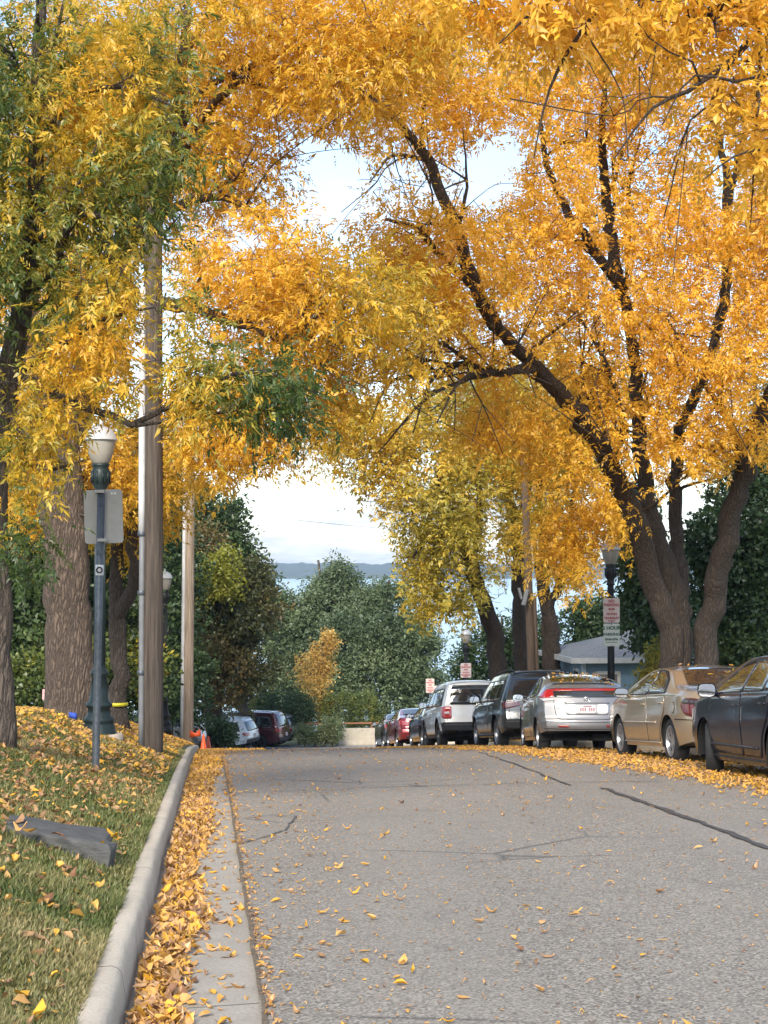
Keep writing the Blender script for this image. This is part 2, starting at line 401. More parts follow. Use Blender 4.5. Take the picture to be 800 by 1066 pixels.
kerb = sweep_kerb('kerb', [(KERB_X0, y) for y in np.concatenate([np.arange(-20, 4, .5), np.arange(4, 20, .07), np.arange(20, 45.3, .22)])] + arc + [(x, 49.0) for x in np.arange(-4.5, -30, -1.5)], -1, M_KERB)
kerb2 = sweep_kerb('far_kerb', [(RK, y) for y in np.arange(-20, 62, .5)], 1, M_KERB)
# sealed cracks and the dirt line between gutter and asphalt
def ribbon(name, pts, w, off, mat, zf=None):
    pts = np.asarray(pts, float); d = np.gradient(pts, axis=0); d /= np.linalg.norm(d, axis=1, keepdims=True)
    nr = np.stack([-d[:, 1], d[:, 0]], 1); k = np.arange(len(pts))
    w = w * (.6 + .8 * vnoise(k * .7, k * 0 + w, 9))
    zf = zf or (lambda x, y: road_z(y) + .06 * (1 - ((x - 4) / 4) ** 2) * (1 - sstep(30, 45, y)))
    L = pts + nr * w[:, None] / 2; Rr = pts - nr * w[:, None] / 2
    V = np.vstack([np.column_stack([L, zf(L[:, 0], L[:, 1]) + off]), np.column_stack([Rr, zf(Rr[:, 0], Rr[:, 1]) + off])])
    n = len(pts); i = np.arange(n - 1)
    o = mesh_np(name, V, np.stack([i, i + n, i + n + 1, i + 1], -1), mat); struct(o); return o
def wander(a, b, n, amp, seed, fq=.35):
    t = np.linspace(0, 1, n); a = np.array(a); b = np.array(b); p = a + (b - a) * t[:, None]; d = (b - a) / np.linalg.norm(b - a); nr = np.array([-d[1], d[0]])
    return p + nr * (amp * (fbm(t * n * fq, t * 0 + seed, seed) - .5) * 2)[:, None]
def gp(u, v):   # photo pixel on the road surface
    ys = np.arange(4, 45, .02); z = road_z(ys); best = None
    p = np.array([P(u, v, y) for y in ys]); k = np.argmin(np.abs(p[:, 2] - z) / ys); return p[k, :2]
s0, s1, s2, s3 = gp(805, 894), gp(628, 827), gp(604, 821), gp(500, 787)
ribbon('tar_seam', wander(s0, s1, 60, .03, 2), .062, .008, M_TAR)
ribbon('tar_seam', wander(s1 + [-.25, .5], s3, 60, .04, 3), .034, .008, M_TAR)
ribbon('tar_seam', wander(gp(243, 827), gp(690, 819), 70, .03, 4), .025, .008, M_TAR)
cp = gp(250, 880)
ribbon('tar_seam', np.vstack([wander(cp, gp(296, 868), 14, .03, 6), wander(gp(297, 867), gp(307, 853), 12, .05, 7), wander(gp(306, 852), gp(256, 852), 14, .06, 8)]), .018, .008, M_TAR)
0 and ribbon('tar_seam', wander(gp(292, 1060), gp(266, 880), 60, .09, 12, .11), .0055, .008, M_TAR)
ribbon('joint_dirt', wander((GUT_X + .01, 4), (GUT_X + .01, 46), 300, .012, 5), .020, .012, M_SEAMDIRT, lambda x, y: road_z(y) + .002)

# ------------------------------------------------------------------ lake and the far shore
m, nt = new_mat('lake_water'); v = coords(nt); n1 = noise(nt, coords(nt, 'Object', (.02, .05, 1)), 3, 5)
p = princ(nt, (.20, .29, .36), .22); nt.links.new(bump(nt, n1, .25, 1.5), p.inputs['Normal']); out(nt, p.outputs[0])
LZ = CZ - 13.5
g_ = np.array([-4200, 4200.0])
lake = mesh_np('lake', [[-4200, 120, LZ], [4200, 120, LZ], [4200, 4200, LZ], [-4200, 4200, LZ]], [[0, 1, 2, 3]], m); struct(lake)
m, nt = new_mat('far_wood'); v = coords(nt); a = noise(nt, v, .03, 6, .7)
c = ramp(nt, a, [(.3, (.03, .05, .03)), (.55, (.08, .085, .04)), (.72, (.17, .11, .05))]); p = princ(nt, c, 1.0); out(nt, p.outputs[0])
xs = np.arange(-2600, 3400, 6.0); rows = []
top = 21 + 9 * fbm(xs * .0016, xs * 0, 21) + 5 * fbm(xs * .02, xs * 0, 22) + 3 * vnoise(xs * .09, xs * 0, 23)
for k, (dy, f) in enumerate([(0, 0), (5, .14), (30, .22), (160, .45), (330, .75), (450, .93), (520, 1.0), (700, .8), (1000, .2)]):
    rows.append(np.column_stack([xs, 2900 + dy + 60 * fbm(xs * .003, xs * 0 + k * .01, 30), LZ - .5 + f * top + (3 * vnoise(xs * .11, xs * 0 + k, 40 + k) if 0 < k < 8 else 0)]))
V = np.concatenate(rows); n = len(xs); i = np.arange(len(rows) - 1)[:, None] * n; j = np.arange(n - 1)[None]
hills = mesh_np('hills', V, np.stack([i + j, i + j + 1, i + n + j + 1, i + n + j], -1).reshape(-1, 4), m); struct(hills)
# haze: one closed box round everything on the ground
m, nt = new_mat('haze_air'); pv = N(nt, 'ShaderNodeVolumePrincipled'); pv.inputs['Color'].default_value = (.62, .80, 1.0, 1); pv.inputs['Density'].default_value = .00020; pv.inputs['Anisotropy'].default_value = .3
o_ = N(nt, 'ShaderNodeOutputMaterial'); nt.links.new(pv.outputs[0], o_.inputs['Volume'])
if USE_HAZE:
    hb = Acc(); hb.box((0, 2000, (LZ - 9 + 45) / 2), (4600, 2400, (45 - LZ + 9) / 2)); hz = hb.obj('haze', m, smooth=False); hz['kind'] = 'stuff'
# ------------------------------------------------------------------ leaves
def leaf_pinnate(pairs=3, ll=.36, lw=.13):
    """one compound leaf, length 1 along +x: rhombic leaflets drooping a little"""
    V = []; Q = []
    def leaflet(base, ang, l, w):
        d = np.array([math.cos(ang), math.sin(ang), 0]); nr = np.array([-d[1], d[0], 0]); n = len(V)
        mid = base + d * l * .45
        V.extend([base, mid + nr * w / 2 + [0, 0, -.02], base + d * l + [0, 0, -.10], mid - nr * w / 2 + [0, 0, -.02]]); Q.append([n, n + 1, n + 2, n + 3])
    for k in range(pairs):
        x = .22 + .6 * k / max(1, pairs - 1) * .85; b = np.array([x, 0, -.10 * x * x])
        for s in (1, -1): leaflet(b, s * R(52 - 6 * k), ll * (1 - .1 * abs(k - 1)), lw)
    leaflet(np.array([.82, 0, -.08]), 0, ll * 1.05, lw * 1.1)
    return np.array(V), np.array(Q)
def leaf_tuft(n=5, l=.55, w=.34, seed=1):
    """a few broad leaves round a twig end"""
    r = np.random.default_rng(seed); V = []; Q = []
    for k in range(n):
        a = k * 2 * math.pi / n + r.normal() * .4; e = r.uniform(-.5, .5)
        d = np.array([math.cos(a) * math.cos(e), math.sin(a) * math.cos(e), math.sin(e)]); s = np.cross(d, [0, 0, 1]); s /= np.linalg.norm(s); s = s * math.cos(.6) + np.array([0, 0, 1]) * math.sin(.6) * r.choice([-1, 1])
        b = d * .12 + [0.3, 0, 0]; m = len(V)
        V.extend([b, b + d * l * .5 + s * w / 2, b + d * l, b + d * l * .5 - s * w / 2]); Q.append([m, m + 1, m + 2, m + 3])
    return np.array(V), np.array(Q)
PINN = leaf_pinnate(); PINN9 = leaf_pinnate(4, .33, .095); PINN5 = leaf_pinnate(2, .42, .17); TUFT = leaf_tuft(); TUFT3 = leaf_tuft(3, .6, .3, 4)
def scatter_leaves(org, dirs, size, tmpl, r, roll=1.0):
    """copies of a leaf template at org pointing along dirs -> V, Q"""
    n = len(org); d = dirs / (np.linalg.norm(dirs, axis=1, keepdims=True) + 1e-9)
    up = np.tile([0, 0, 1.0], (n, 1)) + r.normal(0, .45 * roll, (n, 3))
    s = np.cross(up, d); s /= np.linalg.norm(s, axis=1, keepdims=True) + 1e-9; u = np.cross(d, s)
    tv, tq = tmpl; m = len(tv)
    tv = tv[None] + r.normal(0, .028, (n, m, 3)); bd = r.normal(0, .16, n); tv[..., 1] += bd[:, None] * tv[..., 0] ** 2; tv[..., 2] += r.normal(-.05, .16, n)[:, None] * tv[..., 0] ** 2; tv[..., 1] *= r.uniform(.7, 1.15, n)[:, None]
    V = org[:, None] + size[:, None, None] * (tv[..., 0:1] * d[:, None] + tv[..., 1:2] * s[:, None] + tv[..., 2:3] * u[:, None])
    Q = (tq[None] + (np.arange(n) * m)[:, None, None]).reshape(-1, 4); Q = Q[r.random(len(Q)) > .13]
    return V.reshape(-1, 3), Q, m

# sky seen through the crowns in the photograph: the crowns are open there
GAPS = [[(308, 154), (328, 143), (362, 148), (382, 167), (370, 188), (350, 206), (332, 194), (316, 178)],
        [(478, 205), (497, 152), (530, 132), (548, 160), (540, 200), (515, 218), (488, 220)],
        [(736, 150), (760, 140), (775, 185), (768, 215), (748, 222)], [(667, 130), (690, 128), (692, 152), (672, 155)],
        [(236, 240), (262, 236), (282, 256), (270, 266), (244, 258)], [(455, 355), (470, 350), (480, 366), (462, 372)], [(624, 566), (652, 566), (652, 680), (624, 680)], [(455, 640), (482, 640), (478, 720), (455, 720)], [(232, 30), (246, 28), (250, 48), (236, 50)]]
def in_poly(u, v, poly):
    c = np.zeros(len(u), bool); n = len(poly)
    for i in range(n):
        x1, y1 = poly[i]; x2, y2 = poly[(i + 1) % n]
        c ^= ((y1 > v) != (y2 > v)) & (u < (x2 - x1) * (v - y1) / (y2 - y1 + 1e-9) + x1)
    return c
HOLES = [([(138, 258), (180, 258), (178, 480), (138, 480)], .88), ([(200, 200), (245, 190), (250, 350), (205, 350)], .5), ([(84, 462), (128, 462), (130, 600), (84, 600)], .95), ([(84, 436), (122, 436), (122, 462), (84, 462)], .25)]
LOW2 = ([400, 470, 490, 505, 520, 560, 585, 600, 640], [680, 670, 650, 612, 596, 590, 600, 615, 600])
HOLE2 = [([(430, 470), (452, 462), (458, 500), (436, 512)], .9), ([(500, 540), (518, 532), (524, 575), (506, 590)], .9), ([(548, 470), (562, 462), (566, 520), (552, 528)], .8), ([(455, 590), (470, 585), (476, 606), (460, 612)], .9)]
LOWX = [-50, 60, 130, 200, 222, 240, 262, 300, 335, 350, 372, 388, 402, 416, 425, 450, 480, 510, 560, 600, 640, 690, 720, 800, 860]
LOWY = [640, 640, 600, 545, 540, 520, 498, 492, 505, 540, 520, 535, 548, 590, 640, 668, 675, 665, 630, 640, 640, 520, 500, 490, 490]
def open_air(p, soft=0.0, r=None):
    u, v = proj(p)
    if r is not None and soft: u = u + r.normal(0, soft, len(u)); v = v + r.normal(0, soft, len(v))
    g = np.zeros(len(u), bool)
    for q in GAPS: g |= in_poly(u, v, q)
    if r is not None: g &= r.random(len(u)) > .025
    return g | (v > np.interp(u, LOWX, LOWY))

def make_tree(name, label, cat, base, limbs, blobs, nclump, leaf, size, mat, bark, tint, seed, clump_r=.45, per=16, group=None, carve=True, step=.28, twig=.010,
              droop=.25, trunk_n=14, leaf_dir=1.0, gnarl=.03, maxreach=9.0, crown_label=None, flare=1.3, bare=0.0, show=(), low=None, holes=()):
    """limbs: [(points, radii)] in world space; blobs: [(centre, radii(3), weight)]"""
    r = np.random.default_rng(seed); base = np.asarray(base, float)
    root = empty(name, base, label, cat, group)
    wood = Acc(); nodes = []; nrad = []; bareline = []
    limbs = list(limbs)
    if size < .33 and name == 'ash_tree':          # side limbs fork off the main ones
        for li, (pts, rad) in enumerate(limbs[:]):
            c = catmull(pts, 6); q = np.linspace(0, 1, len(c)); rr = np.interp(q, np.linspace(0, 1, len(rad)), rad); L = np.linalg.norm(np.diff(c, axis=0), axis=1).sum()
            for f in np.arange(.3, .95, .55 / max(L, .8) if size > .24 else .35 / max(L, .8)):
                i = int(f * (len(c) - 1))
                if rr[i] < .02 or (c[i][2] - base[2]) < 3.2: continue
                tg = c[min(i + 1, len(c) - 1)] - c[i - 1]; tg /= np.linalg.norm(tg) + 1e-6; d = tg * .8 + r.normal(0, .8, 3) + [0, 0, .25]; d /= np.linalg.norm(d); ln = r.uniform(.8, 2.2) * (1 if size > .24 else .45)
                d2 = d + r.normal(0, .35, 3) + [0, 0, .15]; r0 = min(rr[i] * .5, .045)
                if open_air(np.array([c[i] + d * ln * .6, c[i] + d * ln, c[i] + d * ln + d2 * .3])).any(): continue
                m1 = c[i] + d * ln * .5; m2 = m1 + d2 * ln * .5
                limbs.append(([c[i], c[i] + d * ln * .25 + r.normal(0, .05, 3), m1, m2], [r0, r0 * .8, r0 * .55, .007]))
                for _ in range(2):
                    e = d2 * .7 + r.normal(0, .6, 3); limbs.append(([m1, m1 + e * ln * .25, m1 + e * ln * .5 + [0, 0, -.05]], [r0 * .45, r0 * .3, .005]))
    for li, (pts, rad) in enumerate(limbs):
        pts = np.asarray(pts, float); rad = np.asarray(rad, float)
        c = catmull(pts, 7); rr = np.interp(np.linspace(0, 1, len(c)), np.linspace(0, 1, len(rad)), rad)
        L = np.concatenate([[0], np.cumsum(np.linalg.norm(np.diff(c, axis=0), axis=1))]); k = max(4, int(L[-1] / .22))
        q = np.linspace(0, L[-1], k); c = np.stack([np.interp(q, L, c[:, i]) for i in range(3)], 1); rr = np.interp(q, L, rr)
        c[1:-1] += (r.normal(0, 1, (k - 2, 3)) * np.minimum(gnarl, rr[1:-1, None] * .22))
        jit = 1 + .10 * (r.random((k, trunk_n)) - .5) + .10 * np.sin(np.arange(trunk_n) * 2 * math.pi / trunk_n * 3 + r.uniform(0, 6))[None]
        if li == 0 or abs(pts[0][2] - base[2]) < .4:
            f = 1 + (flare - 1) * np.exp(-q / .35); rr = rr * f
        wood.tube(c, rr, trunk_n if rr.max() > .06 else 7, jit=jit if rr.max() > .06 else None)
        if li in show: bareline.append(np.column_stack([c, rr]))
        sel = (rr < .75 * rad.max()) | (q > L[-1] * .3)
        nodes.append(c[sel]); nrad.append(rr[sel])
    if nclump == 0: wood.obj('trunk', bark, root, origin=base); return root
    # clump centres in the crown volumes, denser towards the outside
    if name == 'street_tree':
        blobs = list(blobs)
        for x in blobs[:]:
            for _ in range(7):
                d = r.normal(size=3); d /= np.linalg.norm(d); blobs.append((np.asarray(x[0]) + d * np.asarray(x[1]) * r.uniform(.85, 1.12), np.asarray(x[1]) * r.uniform(.2, .42), x[2] * .09))
    wts = np.array([b[2] for b in blobs], float); wts /= wts.sum(); C = []
    for b, w in zip(blobs, wts):
        k = int(nclump * w * 1.0) + 1; d = r.normal(size=(k, 3)); d /= np.linalg.norm(d, axis=1, keepdims=True)
        C.append(np.asarray(b[0]) + d * (r.random((k, 1)) ** .42) * np.asarray(b[1]))
    C = np.concatenate(C)
    if carve: C = C[~open_air(C, 7.0, r)]
    C = C[C[:, 2] > base[2] + .5]
    nod = np.concatenate(nodes); nr = np.concatenate(nrad); N0 = len(nod)
    buf = np.zeros((N0 + len(C) * 5, 3)); brad = np.zeros(len(buf)); buf[:N0] = nod; brad[:N0] = nr; cnt = N0
    dmin = np.full(len(C), 1e9)
    for s in range(0, len(C), 400): dmin[s:s + 400] = np.linalg.norm(C[s:s + 400, None] - nod[None], axis=2).min(1)
    keep = dmin < maxreach; C = C[keep]; order = np.argsort(dmin[keep]); tw = wood; ends = []; edir = []
    for i in order:
        c = C[i]; dv = c - buf[:cnt]; dist = np.sqrt((dv * dv).sum(1)) + .35 * np.maximum(0, -dv[:, 2])
        k = int(np.argmin(dist)); a = buf[k]; d = c - a; ln = np.linalg.norm(d)
        if ln < .05: continue
        m = 4 if ln > .5 else 3
        t = np.linspace(0, 1, m + 1)[:, None]; side = r.normal(0, .10 * ln, 3)
        pts = a + d * t + np.sin(t * math.pi) * (side + np.array([0, 0, .10 * ln]))
        pts[1:-1] += r.normal(0, .035 * ln, (m - 1, 3))
        r0 = min(brad[k] * .75, twig * .55 + .011 * ln + twig * .3); r0 = max(r0, twig * .45)
        rr = np.linspace(r0, max(twig * .35, .003), m + 1)
        if carve:
            tw.tube(pts, rr, 4 if r0 < .03 else 6, cap=False)
        else: tw.tube(pts, rr, 4, cap=False)
        buf[cnt:cnt + m] = pts[1:]; brad[cnt:cnt + m] = rr[1:]; cnt += m
        ends.append(c); edir.append(d / ln)
    wood.obj('trunk', bark, root, origin=base)
    E = np.array(ends); D = np.array(edir)
    if bare: 
        kp = r.random(len(E)) > bare; E = E[kp]; D = D[kp]
    k = per; n = len(E)
    ti = tint(E, r)
    oo = np.repeat(E, k, 0) + r.normal(0, clump_r * .55, (n * k, 3)) * np.array([1, 1, .75])
    dd = np.repeat(D, k, 0) * .35 * leaf_dir + r.normal(0, .75, (n * k, 3)) + np.array([0, 0, -droop]) + (oo - np.repeat(E, k, 0)) / clump_r * .6
    tt = np.repeat(ti, k) + r.normal(0, .045, n * k)
    sz = size * r.uniform(.65, 1.25, n * k)
    if carve:
        g = ~open_air(oo + dd / (np.linalg.norm(dd, axis=1, keepdims=True) + 1e-9) * sz[:, None] * .6, 6.0, r); oo, dd, tt, sz = oo[g], dd[g], tt[g], sz[g]
    for hp, hk in holes:
        u, v = proj(oo); g = ~(in_poly(u + r.normal(0, 3, len(u)), v + r.normal(0, 3, len(u)), hp) & (r.random(len(u)) < hk)); oo, dd, tt, sz = oo[g], dd[g], tt[g], sz[g]
    if low is not None:
        u, v = proj(oo); g = v + r.normal(0, 6, len(v)) < np.interp(u, *low); oo, dd, tt, sz = oo[g], dd[g], tt[g], sz[g]
    if bareline:      # the inside of the crown is open along the big limbs
        bl_ = np.concatenate(bareline); bl_ = bl_[bl_[:, 3] > (.05 if size > .24 else .022)]; bu, bv = proj(bl_[:, :3]); bd = (bl_[:, :3] - CAM) @ FW; br = bl_[:, 3] * FPX / bd
        tipp = oo + dd / (np.linalg.norm(dd, axis=1, keepdims=True) + 1e-9) * sz[:, None] * .5
        u, v = proj(tipp); d_ = (tipp - CAM) @ FW; kill = np.zeros(len(u), bool)
        for s in range(0, len(u), 4000):
            D2 = np.hypot(u[s:s + 4000, None] - bu[None], v[s:s + 4000, None] - bv[None]) - br[None] - 3.0; kk = D2.argmin(1)
            kill[s:s + 4000] = (D2.min(1) < 0) & (d_[s:s + 4000] < bd[kk] + .3) & (vnoise(bu[kk] * .045, bv[kk] * .045, seed) < .74)
        kill &= r.random(len(kill)) < .93; oo, dd, tt, sz = oo[~kill], dd[~kill], tt[~kill], sz[~kill]
    V, Q, m = scatter_leaves(oo, dd, sz, leaf, r)
    cr = mesh_np('crown', V, Q, mat, root, smooth=False, attrs={'tint': np.repeat(tt, m)}, origin=base)
    if crown_label: cr['label'] = crown_label
    return root

def PL(pix, rpx=None, radii=None):
    """limb from photo pixels (u, v, Y)"""
    pts = [P(*q) for q in pix]
    rad = radii if radii is not None else [rp / (FPX / q[2]) for rp, q in zip(rpx, pix)]
    return (pts, rad)
def BL(u, v, Y, ru, rv, ry, w=None):
    s = FPX / Y; return (P(u, v, Y), (ru / s, ry, rv / s), w if w is not None else (ru * rv) ** 1.0)

B_DARK = bark_mat('ash_bark', (.018, .013, .010), (.085, .062, .046))
B_BIG = bark_mat('oak_bark', (.030, .022, .017), (.150, .108, .080))
B_GREY = bark_mat('maple_bark', (.03, .024, .02), (.12, .092, .072))
YEL = [(.0, (.045, .090, .026)), (.30, (.105, .155, .028)), (.42, (.40, .34, .05)), (.52, (.65, .445, .04)), (.68, (.83, .48, .036)), (.86, (.87, .525, .062)), (1.0, (.84, .40, .03))]
M_YEL = leaf_mat('golden_leaf', YEL, .5)
OLV = [(.0, (.06, .085, .020)), (.3, (.19, .20, .035)), (.6, (.48, .38, .045)), (.85, (.82, .50, .055)), (1.0, (.84, .43, .05))]
M_OLV = leaf_mat('olive_leaf', OLV, .42)
GRN = [(.0, (.020, .040, .014)), (.4, (.045, .082, .026)), (.7, (.080, .115, .034)), (.88, (.14, .17, .03)), (1.0, (.42, .32, .03))]
M_GRN = leaf_mat('green_leaf', GRN, .3)
POP = [(.0, (.045, .070, .032)), (.5, (.095, .135, .060)), (.8, (.15, .19, .085)), (1.0, (.22, .24, .09))]
M_POP = leaf_mat('poplar_leaf', POP, .28)
BRN = [(.0, (.030, .042, .014)), (.4, (.07, .078, .024)), (.7, (.125, .105, .030)), (1.0, (.16, .10, .025))]
M_BRN = leaf_mat('bronze_leaf', BRN, .3)

def tint_n(c, amp, sc=.5, seed=0, grad=None):
    def f(E, r):
        t = c + amp * 2 * (fbm(E[:, 0] * sc + E[:, 1] * .37 * sc, E[:, 2] * sc + E[:, 1] * .21 * sc, seed) - .5) + r.normal(0, .03, len(E))
        if grad is not None: t = t + grad(E)
        return t
    return f

# ---- the golden ash on the right kerb with its limbs over the street
b = P(712, 712, 30); b[2] = ground_z(b[0], 30) - .1
bl = lambda du=0: np.array([b[0] + du, 30.0, b[2]])
limbs = [
 ([bl(-.13), P(699, 660, 30), P(679, 600, 30), P(664, 545, 29.6), P(640, 492, 29.2), P(603, 432, 28.5), P(560, 384, 27.8), P(517, 340, 27)], [.22, .225, .22, .21, .19, .165, .135, .105]),
 ([P(517, 340, 27), P(494, 296, 26.5), P(476, 240, 26), P(447, 168, 25.5), P(420, 132, 25), P(392, 108, 24.6)], [.13, .12, .10, .085, .06, .03]),
 ([P(494, 300, 26.5), P(452, 258, 26), P(438, 240, 25.7), P(402, 228, 25.3)], [.07, .06, .05, .025]),
 ([bl(-.02), P(707, 640, 30.4), P(690, 580, 30.5), P(674, 520, 30.5), P(666, 470, 30.5), P(662, 400, 30.5), P(655, 330, 30.5)], [.20, .20, .19, .17, .15, .13, .10]),
 ([P(655, 330, 30.5), P(641, 270, 30.2), P(632, 205, 30), P(627, 140, 29.6), P(632, 60, 29.2)], [.12, .12, .1, .07, .04]),
 ([P(648, 300, 30.3), P(618, 262, 29.6), P(592, 222, 29), P(570, 172, 28.5), P(562, 120, 28)], [.11, .10, .085, .06, .03]),
 ([P(650, 330, 30.4), P(655, 250, 30), P(655, 190, 29.8), P(668, 140, 29.6)], [.05, .045, .04, .02]),
 ([bl(.05), P(710, 610, 31), P(702, 540, 31.2), P(703, 470, 31.3), P(722, 420, 31.3), P(745, 350, 31.2)], [.17, .15, .14, .13, .12, .10]),
 ([P(745, 350, 31.2), P(754, 310, 31), P(757, 250, 30.8), P(755, 185, 30.5), P(744, 120, 30.2), P(738, 60, 30)], [.12, .11, .10, .08, .06, .03]),
 ([P(757, 230, 30.8), P(768, 170, 30.5), P(785, 110, 30.2), P(800, 70, 30)], [.08, .07, .06, .03]),
 ([bl(.27), P(737, 650, 29.8), P(744, 610, 29.6), P(755, 560, 29.2), P(774, 492, 28.8), P(796, 430, 28.4), P(830, 350, 28), P(860, 250, 27.6)], [.235, .225, .22, .205, .18, .155, .12, .07]),
 ([P(630, 470, 29), P(634, 450, 29.3), P(618, 420, 29.6), P(600, 395, 29.8)], [.09, .085, .075, .05]),
 ([P(636, 492, 29.2), P(648, 440, 28.6), P(632, 380, 28), P(604, 330, 27.4)], [.08, .06, .04, .02]),
 ([P(560, 384, 27.8), P(540, 384, 27), P(515, 388, 26.5), P(480, 378, 26), P(430, 395, 25.4)], [.08, .07, .06, .04, .02]),
 ([P(772, 492, 28.8), P(760, 440, 28.2), P(722, 380, 27.6), P(694, 330, 27.2)], [.08, .06, .04, .02]),
]
for k_, (u0, v0, u1, v1) in enumerate([(515, 388, 395, 470), (500, 385, 420, 360), (470, 380, 375, 405), (480, 378, 430, 452), (455, 388, 352, 350), (520, 386, 455, 440), (440, 392, 385, 440), (476, 240, 420, 262), (447, 168, 385, 190)]):
    um, vm = (u0 + u1) / 2 - 6, (v0 + v1) / 2 - 18
    limbs.append(([P(u0, v0, 26.2), P(um, vm, 25.6), P(u1, v1, 25.2 - .1 * k_)], [.04, .028, .010]))
blobs = [BL(655, 330, 29, 120, 120, 3.6), BL(560, 230, 27.5, 90, 100, 2.8), BL(720, 180, 29, 130, 130, 3.4), BL(480, 330, 26.5, 100, 75, 2.4), BL(610, 70, 28.5, 130, 90, 3.2), BL(440, 260, 25.5, 80, 70, 2.0),
         BL(620, 470, 28.5, 75, 75, 2.2), BL(750, 390, 28, 95, 105, 2.8), BL(590, 570, 29.5, 32, 50, 1.2, 3200), BL(640, 545, 29, 22, 45, 1, 1500), BL(460, 90, 25.5, 100, 80, 2.3), BL(820, 250, 27, 70, 140, 2.5),
         BL(745, 480, 28.5, 45, 35, 1.5), BL(690, 470, 27.5, 45, 40, 1.2), BL(520, 440, 28, 55, 45, 1.5, 2600), BL(640, 610, 29.5, 14, 14, .5, 250)]
make_tree('ash_tree', 'golden ash with several thick dark trunks splitting behind the tan sedan', 'tree', bl(0), limbs, blobs, 2700, PINN, .25, M_YEL, B_DARK,
          tint_n(.74, .16, .45, 1), 11, clump_r=.44, per=17, group='yellow street trees', flare=1.12, twig=.013, show=(0, 1, 2, 3, 4, 5, 7, 8, 9, 10, 13, 15, 16, 17, 18, 19, 20, 21))

# ---- olive and yellow trees farther down the right kerb
def gbase(u, Y):
    q = P(u, 700, Y); return np.array([q[0], Y, ground_z(q[0], Y) - .08])
b2 = gbase(527, 46)
make_tree('street_tree', 'leaning dark trunk with low orange and olive leaves beside the white SUV', 'tree', b2,
          [([b2, P(515, 665, 45.6), P(503, 630, 45), P(492, 590, 44.5), P(470, 540, 44), P(455, 490, 43.5)], [.3, .26, .23, .2, .14, .07]), ([P(492, 590, 44.5), P(500, 530, 44.5), P(495, 460, 44)], [.12, .1, .05]),
           ([P(480, 560, 44.3), P(450, 560, 43.5), P(430, 580, 43)], [.09, .06, .03])],
          [BL(478, 590, 44, 60, 62, 2.0, 4200), BL(465, 520, 44, 75, 80, 2.4, 6000), BL(432, 610, 43.5, 22, 38, 1, 1200), BL(470, 640, 43.5, 45, 20, 1, 1100), BL(430, 470, 43.5, 60, 60, 2, 3400), BL(385, 465, 43.5, 42, 42, 1.6, 2400), BL(355, 445, 43, 30, 35, 1.4, 1300)], 900, PINN5, .34, M_OLV, B_DARK,
          tint_n(.66, .30, .5, 2, lambda E: np.clip((-1.9 - E[:, 2]) * .13, 0, .4)), 12, clump_r=.5, per=11, low=LOW2, holes=HOLE2, group='yellow street trees', twig=.012)
b3 = gbase(545, 48)
make_tree('street_tree', 'straight dark trunk behind the wooden pole under olive leaves', 'tree', b3,
          [([b3, P(541, 640, 48), P(540, 590, 48), P(535, 540, 48), P(520, 470, 47.5), P(510, 420, 47)], [.25, .22, .20, .17, .13, .06]), ([P(538, 560, 48), P(552, 500, 48), P(560, 430, 47.5)], [.14, .1, .04])],
          [BL(520, 500, 48, 65, 80, 2.5, 5200), BL(545, 440, 47, 65, 65, 2.4, 4200), BL(480, 440, 46, 70, 50, 2.2, 3500)], 620, PINN5, .34, M_OLV, B_DARK, tint_n(.56, .30, .5, 3), 13, clump_r=.5, per=11, low=LOW2, holes=HOLE2, group='yellow street trees', twig=.012)
b4 = gbase(580, 45)
make_tree('street_tree', 'forked dark trunk rising left of the blue house', 'tree', b4,
          [([b4, P(575, 660, 45), P(568, 620, 45), P(566, 560, 45), P(562, 500, 45), P(556, 440, 44.5), P(560, 390, 44)], [.25, .21, .19, .15, .13, .1, .05]), ([P(569, 640, 45), P(584, 605, 44.8), P(592, 560, 44.6), P(600, 500, 44)], [.16, .13, .1, .05]),
           ([gbase(572, 45.3), P(567, 650, 45.3), P(561, 600, 45.6), P(553, 540, 46)], [.13, .11, .09, .05])],
          [BL(575, 500, 45, 50, 70, 1.8, 3500), BL(560, 420, 44.5, 65, 60, 2.2, 3500), BL(600, 440, 44, 50, 60, 1.8, 2600), BL(592, 590, 44, 22, 22, .8, 500)], 620, PINN5, .34, M_OLV, B_DARK, tint_n(.70, .26, .5, 4), 14, clump_r=.5, per=11, low=LOW2, holes=HOLE2, group='yellow street trees', twig=.012)

